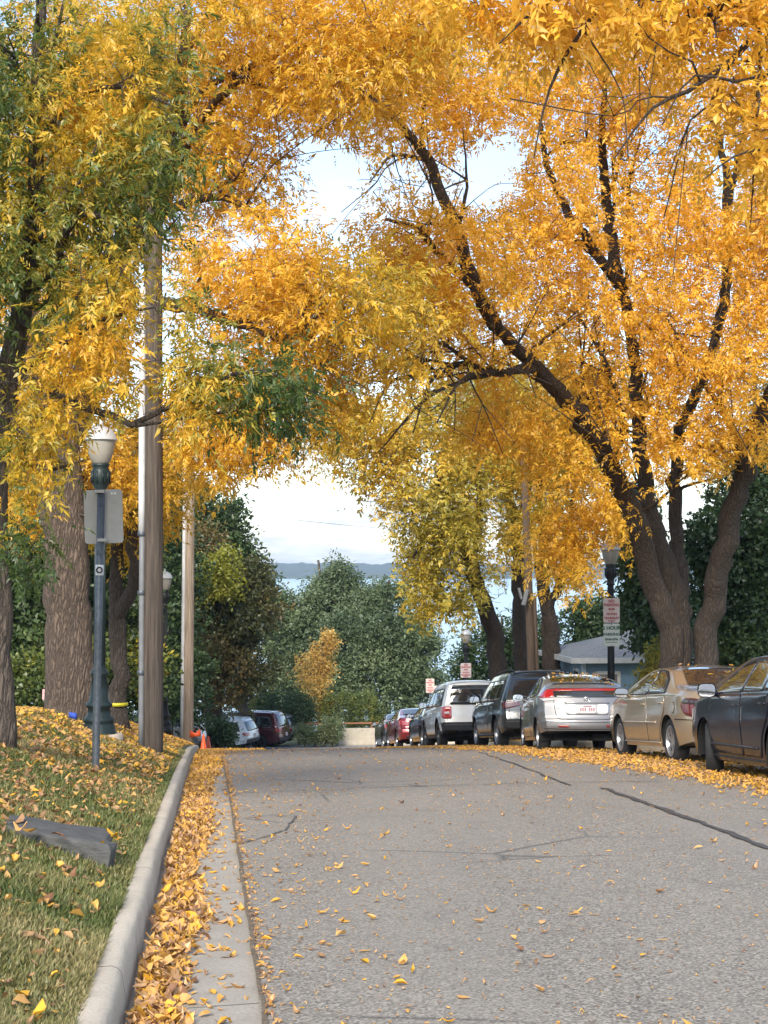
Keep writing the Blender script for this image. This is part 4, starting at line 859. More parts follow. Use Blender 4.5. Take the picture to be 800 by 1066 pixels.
# ------------------------------------------------------------------ plain materials
M_GREEN_IRON = simple('dark_green_iron', (.010, .020, .019), .45, .2, var=.25, nscale=12)
M_BLACK_IRON = simple('black_iron', (.012, .013, .014), .5, .2)
M_STEEL = simple('galvanised_steel', (.10, .115, .13), .5, .55, var=.25, nscale=25)
M_ALU = simple('sign_back', (.40, .385, .36), .55, .25, var=.07, nscale=14)
M_PVC = simple('pale_conduit', (.50, .50, .50), .5)
M_CONDUIT = simple('grey_conduit', (.16, .165, .17), .55)
M_GLOBE = simple('frosted_globe', (.30, .275, .235), .3, var=.05)
M_CAPW = simple('lamp_cap_metal', (.42, .42, .41), .4, .1)
M_SIGNR = simple('sign_face', (.62, .50, .46), .5, var=.04); M_SIGNG = simple('sign_face_grey', (.56, .57, .50), .5, var=.04)
M_RED = simple('sign_red', (.36, .045, .04), .6); M_GRNT = simple('sign_green', (.05, .12, .085), .6)
M_ORANGE = simple('cone_orange', (.75, .10, .02), .5); M_WHITE = simple('white_paint', (.72, .72, .70), .5)
def pole_wood(name, a, b):
    m, nt = new_mat(name); v = coords(nt, 'Object', (15, 15, .6)); n = noise(nt, v, 2.0, 6, .65); n2 = noise(nt, coords(nt, 'Object', (60, 60, .5)), 1.5, 3); big = noise(nt, coords(nt, 'Object', (2, 2, .7)), 1.5, 4)
    c = ramp(nt, mth(nt, 'ADD', mth(nt, 'MULTIPLY', n, .6), mth(nt, 'MULTIPLY', n2, .4)), [(.32, tuple(x * .3 for x in a)), (.46, a), (.66, b)])
    c = mixc(nt, mth(nt, 'MULTIPLY', big, .4), c, tuple(x * .6 for x in a)); p = princ(nt, c, .9); nt.links.new(bump(nt, n, .8, .02), p.inputs['Normal']); out(nt, p.outputs[0]); return m
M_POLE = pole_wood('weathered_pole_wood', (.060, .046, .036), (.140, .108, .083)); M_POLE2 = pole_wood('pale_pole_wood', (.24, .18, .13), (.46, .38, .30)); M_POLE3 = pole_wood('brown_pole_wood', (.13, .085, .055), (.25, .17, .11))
M_BOX = simple('grey_box', (.24, .24, .235), .5)

# ------------------------------------------------------------------ street lamps
def lamp_parts(root, iron, detailed=True, H=4.25):
    a = Acc(); a.lathe([(0, -.1), (.235, -.1), (.235, .05), (.22, .07), (.22, .13), (.19, .16), (.205, .18), (.205, .23), (.165, .27), (.15, .36), (.18, .39), (.18, .43), (.135, .47), (.115, .62), (.105, .80), (.12, .82), (.12, .86), (.085, .90), (.08, .96)], n=24)
    a.obj('base', iron, root)
    a = Acc(); prof = []; n = 16
    a.lathe([(.078, .92), (.076, 1.2), (.066, H - .95), (.066, H - .9)], n=16); 
    for k in range(12):
        t = k * math.pi / 6; a.tube([[.074 * math.cos(t), .074 * math.sin(t), .8], [.064 * math.cos(t), .064 * math.sin(t), H - .95]], .011, 5)
    a.obj('post', iron, root)
    a = Acc(); a.lathe([(.07, H - .92), (.095, H - .90), (.085, H - .86), (.075, H - .80), (.12, H - .72), (.125, H - .55), (.105, H - .50), (.12, H - .48), (.12, H - .45), (.0, H - .45)], n=20)
    for k in range(10):
        t = k * math.pi / 5; a.tube([[.125 * math.cos(t), .125 * math.sin(t), H - .72], [.128 * math.cos(t), .128 * math.sin(t), H - .55]], .010, 5)
    a.obj('fitter', iron, root)
    a = Acc(); a.lathe([(.10, H - .45), (.13, H - .42), (.17, H - .30), (.19, H - .18), (.195, H - .13)], n=24); a.obj('globe', M_GLOBE, root)
    a = Acc(); a.lathe([(.195, H - .135), (.225, H - .13), (.228, H - .115), (.205, H - .10), (.20, H - .05), (.15, H + .02), (.07, H + .06), (.035, H + .065), (.03, H + .10), (.04, H + .12), (.0, H + .15)], n=24)
    for k in range(8):
        t = k * math.pi / 4; a.tube([[.204 * math.cos(t), .204 * math.sin(t), H - .10], [.204 * math.cos(t), .204 * math.sin(t), H - .13]], .008, 5)
    a.obj('cap', M_CAPW, root)
def lamp_at(u, v, Y, label, iron, H=4.25, free=None):
    q = P(u, v, Y); q[2] = ground_z(q[0], Y)
    l = empty('street_lamp', q, label, 'street lamp', 'street lamps with frosted globes'); lamp_parts(l, iron, H=H); return l, q
GY = 'street lamps with frosted globes'
lampL, qL = lamp_at(103, 760, 21.7, 'dark green fluted street lamp on the lawn, partly behind the grey sign', M_GREEN_IRON, 4.15)
a = Acc(); a.lathe([(0, -.3), (.33, -.3), (.33, .005), (.31, .02), (0, .02)], n=20); a.obj('footing', M_KERB, lampL)
def copy_tree(o, parent=None):
    c = o.copy(); COL.objects.link(c)
    if parent is not None: c.parent = parent
    for ch in o.children: copy_tree(ch, c)
    return c
def lamp_copy(src, q, label):
    c = copy_tree(src); c.location = q; c['label'] = label; return c
lampR, qR = lamp_at(637, 775, 34, 'black street lamp with two parking signs in front of the blue house', M_BLACK_IRON, 4.35)
def spot(u, Y, dz=0): 
    q = P(u, 700, Y); q[2] = ground_z(q[0], Y) + dz; return q
qR2 = spot(485.5, 58, 0); z_top = P(485, 657, 58)[2]; qR2[2] = z_top - 4.35
lampR2 = lamp_copy(lampR, qR2, 'distant black street lamp with one parking sign, above the white SUV')
q = spot(171, 44); q[2] = P(171, 603, 44)[2] - 4.2; lampL2 = lamp_copy(lampR, q, 'street lamp mostly hidden behind the big utility pole')
q3 = spot(171.5, 62); q3[2] = P(171, 661, 62)[2] - 4.3; lampL3 = lamp_copy(lampR, q3, 'farthest street lamp, its white globe just right of the big utility pole')
# ------------------------------------------------------------------ signs
def plate(w, h, rad, th=.004):
    pts = []
    for cx, cz, a0 in ((w / 2 - rad, h / 2 - rad, 0), (-w / 2 + rad, h / 2 - rad, 90), (-w / 2 + rad, -h / 2 + rad, 180), (w / 2 - rad, -h / 2 + rad, 270)):
        for k in range(5): t = R(a0 + k * 22.5); pts.append((cx + rad * math.cos(t), cz + rad * math.sin(t)))
    n = len(pts); V = [(x, -th / 2, z) for x, z in pts] + [(x, th / 2, z) for x, z in pts]; Q = [[i, i + n, (i + 1) % n + n, (i + 1) % n] for i in range(n)]
    V += [(0, -th / 2, 0), (0, th / 2, 0)]; T = [[2 * n, i, (i + 1) % n] for i in range(n)] + [[2 * n + 1, (i + 1) % n + n, i + n] for i in range(n)]
    return np.array(V), np.array(Q), np.array(T)
def no_parking(name, loc, w, h, label, rz=0.0, lower=False, detail=True, group='parking signs along the kerb'):
    s = empty(name, loc, label, 'sign', group, rz); V, Q, T = plate(w, h, .035 * w / .38)
    mesh_np('panel', V, [Q, T], M_SIGNG if lower else M_SIGNR, s, smooth=False)
    ink = M_GRNT if lower else M_RED; rot = (math.pi / 2, 0, 0); yy = -.006
    lines = [('2 HOUR', .30, .19, 1.0), ('PARKING', .02, .15, 1.0), ('8AM-6PM', -.20, .13, .92)] if lower else [('NO', .37, .15, 1.0), ('PARKING', .22, .135, 1.0), ('8AM', .05, .12, 1.0), ('-', -.04, .10, 1.0), ('NOON', -.15, .125, 1.0), ('THURSDAY', -.32, .125, .88)]
    for tx, zz_, sz, sx in lines: text_mesh('lettering', tx, sz * h * 1.12, ink, s, (0, yy, zz_ * h), rot, bold=.012 * sz * h * 4, sx=sx * (w / h) * 1.42)
    b = Acc()
    if lower: b.box((0, yy, -.33 * h), (w * .34, .001, h * .012))
    else: b.box((0, yy, -.43 * h), (w * .22, .001, h * .018))
    b.obj('arrow_bar', ink, s, smooth=False)
    for f in (.46, -.47): st = Acc(); st.tube([[0, .03, h * f], [0, -.006, h * f]], .011, 8); st.obj('bolt', M_STEEL, s)
    return s
pr = lambda u, v, Y: P(u, v, Y)
yS = qR[1] - .11
c = pr(637, 635.5, yS); no_parking('parking_sign', c, .37, .54, 'pinkish no parking sign with red letters on the black lamp post by the blue house')
c = pr(637, 661, yS); no_parking('parking_sign', c, .37, .50, 'greyish two hour parking sign in green letters under the red one', lower=True)
yS2 = qR2[1] - .11
c = pr(485.3, 698, yS2); no_parking('parking_sign', c, .40, .54, 'small red lettered no parking sign on the distant lamp above the white SUV')
for (u, v, Y, lab) in ((448, 714, 66, 'tiny pinkish parking sign before the lake, the taller of the two over the dark car'), (456, 721, 69, 'tiny pinkish parking sign, the lower right one of the two over the dark car')):
    c = pr(u, v, Y); no_parking('parking_sign', c, .36, .60, lab)
    g_z = ground_z(c[0], Y); ps = empty('sign_post', (c[0], Y + .06, g_z), 'thin post holding up the %s tiny parking sign' % ('taller' if u < 450 else 'lower'), 'sign post', 'posts of the tiny parking signs'); a = Acc(); a.tube([[0, 0, -.2], [0, 0, c[2] - g_z + .3]], .03, 8); a.obj('post', M_STEEL, ps)
# grey sign seen from behind on the lawn
q = P(99.5, 793, 15.0); q[2] = ground_z(q[0], 15.0)
sg = empty('street_sign', q, 'back of a grey metal sign on a slightly leaning pole on the lawn', 'sign')
topp = P(105.5, 510, 15.0) - q; a = Acc(); a.tube([[0, 0, -.3], [0, 0, 0], topp * .5, topp], .036, 14)
a.lathe([(.040, topp[2] * .785 - .04), (.040, topp[2] * .785)], (topp[0] * .785, 0, 0), 14); a.obj('pole', M_STEEL, sg)
V, Q, T = plate(.362, .51, .03); c = P(107.5, 537.5, 15.0) - q; V = V @ np.array(Matrix.Rotation(R(-2), 3, 'Y')).T
mesh_np('panel', V + c + [0, .055, 0], [Q, T], M_ALU, sg, smooth=False)
for zz_ in (.235, -.225): a = Acc(); a.box(c + np.array([-.02 - zz_ * .06, .0, zz_]), (.045, .045, .014)); a.obj('bracket', M_ALU, sg, smooth=False)
a = Acc(); k = .673; cc = topp * (1 - (591 - 510) / 283.0); a.lathe([(.0362, -.05), (.0385, -.045), (.0385, .045), (.0362, .05)], cc, 14); st = a.obj('sticker', simple('sticker_white', (.62, .62, .62), .4), sg)
a = Acc(); V_ = [];
for t in np.linspace(0, 2 * math.pi, 13): V_.append(cc + [.026 * math.cos(t) , -.0395 - .0 * abs(math.cos(t)), .026 * math.sin(t)])
a.tube(V_, .008, 5, cap=False); a.obj('sticker_ring', simple('sticker_dark', (.02, .02, .03), .4), st)
mm = Acc()
for dx in (.055, .085): mm.box(c + np.array([dx + .02, .0515, .22]), (.010, .001, .009))
mm.obj('stamp', M_WHITE, sg, smooth=False)
# little pink sign and grey panel farther left
q = spot(48, 30); c = P(48, 723, 30)
s = empty('yard_sign', q, 'small pink and white yard sign at the far lawn edge', 'sign'); V, Q, T = plate(.14, .20, .012)
mesh_np('panel', V + (c - q), [Q, T], simple('pink_panel', (.55, .33, .34), .6, var=.3, nscale=25), s, smooth=False); a = Acc(); a.tube([[0, .01, -.2], [c[0] - q[0], .01, c[2] - q[2]]], .025, 8); a.obj('post', M_WHITE, s)
q = spot(172.5, 61.8); c = P(172.5, 717, 61.5); s = empty('lamp_sign', c, 'grey back of a sign on the farthest street lamp by the big pole', 'sign'); V, Q, T = plate(.36, .55, .03); mesh_np('panel', V, [Q, T], M_ALU, s, smooth=False); a = Acc(); a.tube([[0, .02, .2], [0, .4, .2]], .015, 6); a.obj('bracket', M_STEEL, s)
q = spot(231, 66); c = P(231, 748, 66); s = empty('road_sign', q, 'grey diamond sign seen from behind above the dark shrub', 'sign'); V, Q, T = plate(.5, .5, .03); V = V @ np.array(Matrix.Rotation(R(45), 3, 'Y')).T
mesh_np('panel', V + (c - q), [Q, T], simple('diamond_back', (.30, .36, .34), .5), s, smooth=False); a = Acc(); a.tube([[0, .04, -.3], [c[0] - q[0], .04, c[2] - q[2] + .2]], .03, 8); a.obj('post', M_STEEL, s)
# blue marker flag and a fallen branch stub on the lawn
q = spot(71, 23); q = P(71, 757, 22.5); q[2] = ground_z(q[0], 22.5); s = empty('marker_flag', q, 'little blue marker flag in the leaves by the thick trunk', 'flag'); a = Acc(); a.tube([[0, 0, -.05], [.01, 0, .14]], .004, 5); a.obj('wire', M_STEEL, s)
a = Acc(); gx = np.linspace(0, 1, 5); V = [[.012 + .11 * t, .012 * math.sin(t * 6), .14 - .02 * t] for t in gx] + [[.012 + .11 * t, .012 * math.sin(t * 6 + .5), .06 - .03 * t] for t in gx]; a.add(V, [[i, i + 1, i + 6, i + 5] for i in range(4)]); fo = a.obj('pennant', simple('blue_cloth', (.02, .06, .35), .7), s); fo.modifiers.new('thick', 'SOLIDIFY').thickness = .003

# ------------------------------------------------------------------ utility poles
def pole_obj(label, ub, vb, ut, vt, Y, r0, r1, mat, conduit=None, dY=0.0):
    b = P(ub, vb, Y); b[2] = float(ground_z(b[0], Y)); top = P(ut, vt, Y + dY)
    rt = empty('utility_pole', b, label, 'utility pole', 'wooden utility poles'); rr = np.random.default_rng(int(ub))
    t = np.linspace(0, 1, 60); pts = b + (top - b) * t[:, None]; pts[0][2] -= .4
    a = Acc(); jit = 1 + .05 * (rr.random((60, 22)) - .5) + .05 * rr.normal(size=22)[None]; a.tube(pts, r0 + (r1 - r0) * t, 22, jit=jit); a.obj('shaft', mat, rt, origin=b)
    return rt, b, top
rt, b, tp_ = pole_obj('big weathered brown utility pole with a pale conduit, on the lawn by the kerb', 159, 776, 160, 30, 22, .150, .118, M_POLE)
def on_pole(b, tp_, v, Y): 
    f = (P(160, v, Y)[2] - b[2]) / (tp_[2] - b[2]); return b + (tp_ - b) * f
def side_run(b, tp_, v0, v1, Y, off, r, mat, name, parent, n=8, rf=None):
    pts = []
    for v in np.linspace(v0, v1, n): q = on_pole(b, tp_, v, Y).copy(); q += np.array([-off(v), -.06, 0]); pts.append(q)
    a = Acc(); a.tube(pts, r, 12); return a.obj(name, mat, parent, origin=b)
of = lambda v: .158 - .022 * (776 - v) / 740
side_run(b, tp_, 780, 556, 22, lambda v: of(v) - .005, .040, M_CONDUIT, 'conduit', rt); side_run(b, tp_, 558, 300, 22, of, .048, M_PVC, 'conduit', rt)
for v in (556, 617, 700): a = Acc(); q = on_pole(b, tp_, v, 22) + np.array([-of(v), -.06, 0]); a.lathe([(.052, -.03), (.058, -.02), (.058, .02), (.052, .03)], q, 12); a.obj('strap', M_STEEL, rt, origin=b)
rt2, b2_, tp2 = pole_obj('paler wooden utility pole with a conduit, just right of the big one', 195.5, 771, 198, 470, 45, .155, .13, M_POLE2)
a = Acc(); pts = [b2_ + (tp2 - b2_) * t + np.array([-.16 + .02 * t, -.05, 0]) for t in np.linspace(0, 1, 8)]; a.tube(pts, .055, 10); a.obj('conduit', M_PVC, rt2, origin=b2_)
rt3, b3_, tp3 = pole_obj('leaning brown wooden utility pole behind the dark SUV', 557, 745, 545, 464, 40, .115, .085, M_POLE3)
a = Acc(); q = P(547, 622, 39.7); a.box(q, (.05, .08, .21), Matrix.Rotation(R(14), 3, 'Y')); bx = a.obj('junction_box', M_BOX, rt3, smooth=False, origin=b3_); bevel(bx, .02)
a = Acc(); q = P(541, 618, 39.7); a.box(q + np.array([.02, 0, 0]), (.028, .06, .15), Matrix.Rotation(R(-14), 3, 'Y')); bx = a.obj('junction_box', M_BOX, rt3, smooth=False, origin=b3_); bevel(bx, .015)
a = Acc(); pts = [b3_ + (tp3 - b3_) * t + np.array([.13, -.09, 0]) for t in np.linspace(0, .5, 6)]; a.tube(pts, .045, 8); a.obj('conduit', M_POLE3, rt3, origin=b3_)
q = spot(215, 68); q4, tt4 = q, P(214, 660, 68)
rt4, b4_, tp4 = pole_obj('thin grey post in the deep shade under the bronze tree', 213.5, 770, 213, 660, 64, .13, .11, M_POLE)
def wire(name, a_, b_, sag, label, rad=.011):
    t = np.linspace(0, 1, 24)[:, None]; p = np.asarray(a_) * (1 - t) + np.asarray(b_) * t; p[:, 2] -= sag * (4 * t[:, 0] * (1 - t[:, 0])); a = Acc(); a.tube(p, rad, 6); o = a.obj(name, simple('wire_black', (.03, .03, .03), .6)); tag(o, label, 'wire', 'overhead wires'); return o
wire('overhead_wire', tp2 - [0, 0, .9], tp3 - [0, 0, 1.4], .25, 'upper overhead wire crossing the open sky between two poles', .006)
wire('overhead_wire', tp2 - [0, 0, 1.6], P(640, 560, 78), .3, 'lower overhead wire across the sky above the far shore', .006)

# ------------------------------------------------------------------ blue house
H0 = P(608, 690, 43); hz0 = float(ground_z(H0[0], 43)); eave = P(608, 684, 43)[2]; wl = 6.2; dl = 3.8
hb_ = np.array([H0[0], 43.0, hz0]); house = empty('small_house', hb_, 'small light blue building with grey shingle roof behind the street lamp', 'house')
M_BLUE, nt = new_mat('blue_siding'); v = coords(nt); n1 = noise(nt, v, 3, 5); sp_ = N(nt, 'ShaderNodeSeparateXYZ'); nt.links.new(v, sp_.inputs[0]); fr = mth(nt, 'FRACT', mth(nt, 'MULTIPLY', sp_.outputs[2], 5.0))
cc = ramp(nt, n1, [(.3, (.17, .27, .36)), (.7, (.21, .32, .42))]); pp = princ(nt, cc, .7); nt.links.new(bump(nt, fr, .5, .01), pp.inputs['Normal']); out(nt, pp.outputs[0])
eh = eave - hz0
a = Acc(); a.box((wl / 2, dl / 2, eh / 2 - .3), (wl / 2, dl / 2, eh / 2 + .3)); a.obj('wall', M_BLUE, house, smooth=False)
a = Acc(); ov = .38; rh = .72; e = eh - .02
V = [(-ov, -ov, e), (wl + ov, -ov, e), (wl + ov, dl + ov, e), (-ov, dl + ov, e), (2.0, dl / 2, e + rh), (wl - 2.0, dl / 2, e + rh)]
V2 = [(x, y, z - .10) for x, y, z in V[:4]]
a.add(V + V2, [[0, 1, 5, 4], [2, 3, 4, 5], [9, 8, 7, 6]], [[1, 2, 5], [3, 0, 4]])
rf = a.obj('roof', simple('grey_shingle', (.24, .25, .265), .9, nscale=14, var=.25, bumpd=.01), house, smooth=False)
a = Acc()
for c_, h_ in (((wl / 2, -ov - .035, e - .06), (wl / 2 + ov, .03, .075)), ((-ov - .035, dl / 2, e - .06), (.03, dl / 2 + ov + .06, .075))): a.box(c_, h_)
g = a.obj('gutter_board', simple('gutter_paint', (.50, .50, .48), .5), rf, smooth=False)
wx0 = P(633.5, 700, 43)[0] - H0[0]; wz = (P(633, 718, 43)[2] - hz0)
a = Acc(); 
for c_, h_ in (((wx0, -.02, wz + .47), (.34, .025, .045)), ((wx0, -.035, wz - .47), (.38, .04, .04)), ((wx0 - .30, -.02, wz), (.045, .025, .43)), ((wx0 + .30, -.02, wz), (.045, .025, .43))): a.box(c_, h_)
wn = a.obj('window', simple('window_trim', (.66, .64, .58), .5), house, smooth=False)
a = Acc(); a.box((wx0, -.012, wz), (.256, .008, .426)); a.obj('pane', simple('blind_pane', (.20, .19, .18), .25, var=.1, nscale=3), wn, smooth=False)
a = Acc(); a.box((-.015, .8, wz + .1), (.02, .32, .45)); wn2 = a.obj('window', simple('window_trim', (.66, .64, .58), .5), house, smooth=False)
a = Acc(); a.box((-.037, .8, wz + .1), (.006, .24, .37)); a.obj('pane', simple('dark_pane', (.03, .035, .04), .1), wn2, smooth=False)
a = Acc(); a.box((-.012, -.012, eh / 2 - .05), (.06, .06, eh / 2 - .08)); a.obj('corner_board', simple('corner_paint', (.45, .55, .62), .6), house, smooth=False)

# ------------------------------------------------------------------ barrier, rail, cones, stone slab
bx0, bx1 = P(352, 770, 76.6)[0], P(500, 770, 76.6)[0]; bz = float(ground_z(4, 76.6)); nb = 3; M_BARR = concrete('barrier_concrete', (.36, .31, .235), (.50, .44, .345))
for k in range(nb):
    L = (bx1 - bx0) / nb; bq = np.array([bx0 + L * (k + .5), 76.6, bz]); br = empty('concrete_barrier', bq, ['leftmost section of the beige concrete barrier closing the street, beside the grey green shrub', 'middle section of the beige barrier, its right end meeting the parked cars', 'section of the beige barrier hidden behind the row of parked cars'][k], 'barrier', 'concrete barrier sections')
    pr_ = [(-.30, -.1), (-.30, .08), (-.20, .25), (-.11, .82), (.11, .82), (.20, .25), (.30, .08), (.30, -.1)]; n = len(pr_); V = [(-L / 2 + .01, y, z) for y, z in pr_] + [(L / 2 - .01, y, z) for y, z in pr_]
    mm = mesh_np('body', V, [np.array([[i, (i + 1) % n, (i + 1) % n + n, i + n] for i in range(n)]), np.array([[3, 2, 1, 0], [7, 6, 5, 4], [4, 3, 0, 7], [8, 9, 10, 11], [12, 13, 14, 15], [15, 8, 11, 12]])], M_BARR, br, smooth=False); bevel(mm, .02)
    a = Acc(); a.lathe([(0, 0), (.04, 0), (.04, .01), (0, .012)], (0, -.118, .70), 10); a.obj('lifting_eye', M_BLACK_IRON, br)
fr0 = np.array([bx0 - 2.0, 77.1, float(ground_z(2, 77.1))]); fn = empty('guard_rail', fr0, 'rusty thin rail running above the beige concrete barrier', 'railing'); M_RUST = simple('rust', (.26, .11, .05), .8)
a = Acc(); a.tube([[0, 0, 1.02], [9.5, 0, 1.02]], .05, 8); a.obj('rail', M_RUST, fn)
for k in range(6): a = Acc(); a.tube([[k * 1.8 + .1, 0, -.2], [k * 1.8 + .1, 0, 1.02]], .04, 8); a.obj('post', M_RUST, fn)
def cone(u, v, Y, label, lean=0, h=.46):
    q = P(u, v, Y); q[2] = float(ground_z(q[0], Y)) if lean == 0 else q[2]
    c = empty('traffic_cone', q, label, 'traffic cone', 'orange traffic cones'); s = h / .46
    a = Acc(); a.lathe([(.11 * s, .03), (.10 * s, .05), (.025 * s, h), (0, h)], n=16); a.obj('body', M_ORANGE, c); a = Acc(); a.box((0, 0, .015), (.17 * s, .17 * s, .015)); bevel(a.obj('foot', M_ORANGE, c, smooth=False), .008); return c
c = cone(212, 778, 40, 'bright orange cone standing at the end of the leaf filled gutter'); c.location.x = P(212, 778, 40)[0]; c.location.z = float(road_z(40)) + .01; c.scale = (.8, .8, .9)
for u, Y, lab in ((217, 60, 'small orange cone farther back, in front of the dark shrub'), (147, 50, 'orange red cone seen between the forked trunk and the big utility pole')): 
    c = cone(u, 770, Y, lab, h=.6)
# orange cloth tied to the second pole
q = P(203.5, 764, 44.7); s = empty('orange_ribbon', q, 'orange ribbon fluttering from the paler utility pole', 'ribbon'); a = Acc(); a.add([[-.16, 0, .10], [0, -.05, .02], [.13, -.02, .13], [.16, .0, -.08], [.02, -.06, -.07], [-.15, .0, -.10]], [[0, 1, 4, 5], [1, 2, 3, 4]]); o = a.obj('cloth', M_ORANGE, s); o.modifiers.new('thick', 'SOLIDIFY').thickness = .01
# stone slab sunk in the lawn
q = P(64, 905, 0.0 + 9.6); yq = 9.6
for yq in np.arange(8, 13, .02):
    q = P(66, 886, yq)
    if ground_z(q[0], yq) >= q[2]: break
q = np.array([q[0], yq, float(ground_z(q[0], yq)) + .07])
M_STONE, nt = new_mat('slate_stone'); v = coords(nt); n1 = noise(nt, coords(nt, 'Object', (3, 9, 6)), 4, 7, .7); n2 = noise(nt, v, 55, 4, .7)
cc = ramp(nt, n1, [(.3, (.050, .050, .048)), (.6, (.105, .105, .10)), (.8, (.17, .165, .155))]); cc = mixc(nt, mth(nt, 'MULTIPLY', n2, .5), cc, (.06, .06, .058)); pp = princ(nt, cc, .85); nt.links.new(bump(nt, n1, .9, .02), pp.inputs['Normal']); out(nt, pp.outputs[0])
outl = [(-.34, .16), (-.30, -.02), (-.33, -.10), (-.10, -.16), (.10, -.20), (.27, -.23), (.30, -.12), (.245, -.02), (.27, .10), (.22, .26), (.0, .24), (-.2, .22)]
n = len(outl); V = [(x, y, -.14) for x, y in outl] + [(x, y, .02 - .01 * x + .02 * math.sin(i * 2.3)) for i, (x, y) in enumerate(outl)] + [(x * .93, y * .92, .045 + .01 * math.sin(i * 1.7) - .05 * x) for i, (x, y) in enumerate(outl)] + [(0, 0, .055)]
Q = [[i + k * n, (i + 1) % n + k * n, (i + 1) % n + (k + 1) * n, i + (k + 1) * n] for k in range(2) for i in range(n)]
st = mesh_np('flat_stone', V, [np.array(Q), np.array([[3 * n, 2 * n + i, 2 * n + (i + 1) % n] for i in range(n)])], M_STONE, smooth=False); st.location = q; st.rotation_euler = (R(2), R(9), R(3)); bevel(st, .012)
tag(st, 'dark grey flat stone slab sunk in the lawn beside the kerb', 'stone')
n = 26; x = q[0] + r.uniform(-.42, .36, n); y = q[1] + r.uniform(-.3, .3, n); k = (np.abs(x - q[0] + .05) > .18) | (np.abs(y - q[1]) > .24); x, y = x[k], y[k]; n = len(x)
fallen('stone_leaves', x, y, np.full(n, q[2]) + .03 + (q[0] - x) * .30, r.uniform(.07, .11, n), r.uniform(.5, .9, n), np.clip(r.normal(.4, .3, n), 0, 1), r, .4)
# ------------------------------------------------------------------ cars
M_GLASS, nt = new_mat('car_glass'); p = princ(nt, (.018, .022, .024), .03, 0, Coat_Weight=.6, Coat_Roughness=.02); p.inputs['IOR'].default_value = 1.65; out(nt, p.outputs[0])
M_RUB = simple('tyre_rubber', (.016, .016, .017), .85, var=.3, nscale=20); M_BLK = simple('black_trim', (.014, .014, .015), .55); M_DIRTY = simple('underbody_dark', (.010, .010, .010), .95)
M_CHR = simple('chrome_trim', (.62, .62, .62), .15, 1.0, var=.05)
M_RIM = simple('alloy_rim', (.42, .42, .43), .32, .8, var=.15, nscale=20); M_RIMB = simple('black_rim', (.03, .03, .032), .4, .4)
def lamp_mat(name, c): 
    m, nt = new_mat(name); p = princ(nt, c, .12, 0, Coat_Weight=1.0); v = coords(nt, 'Object', (60, 1, 60)); n = noise(nt, v, 3, 2); nt.links.new(ramp(nt, n, [(.35, tuple(x * .6 for x in c)), (.65, c)]), p.inputs['Base Color']); out(nt, p.outputs[0]); return m
M_LRED = lamp_mat('tail_lamp_red', (.42, .018, .022)); M_LDRED = lamp_mat('tail_lamp_dark_red', (.13, .010, .014)); M_LCLR = lamp_mat('lamp_clear', (.62, .60, .60)); M_LAMB = lamp_mat('lamp_amber', (.6, .2, .03)); M_LSMK = lamp_mat('lamp_smoked', (.05, .03, .03))
M_MIRG = simple('mirror_glass', (.38, .38, .38), .03, 1.0, var=.02); M_PLATE = simple('licence_plate', (.55, .50, .50), .5, var=.04); M_PINK = simple('plate_marks', (.30, .14, .15), .6)
M_SHUT = simple('door_gap', (.008, .008, .008), .9)
M_REFL = lamp_mat('reflector_red', (.28, .02, .015))

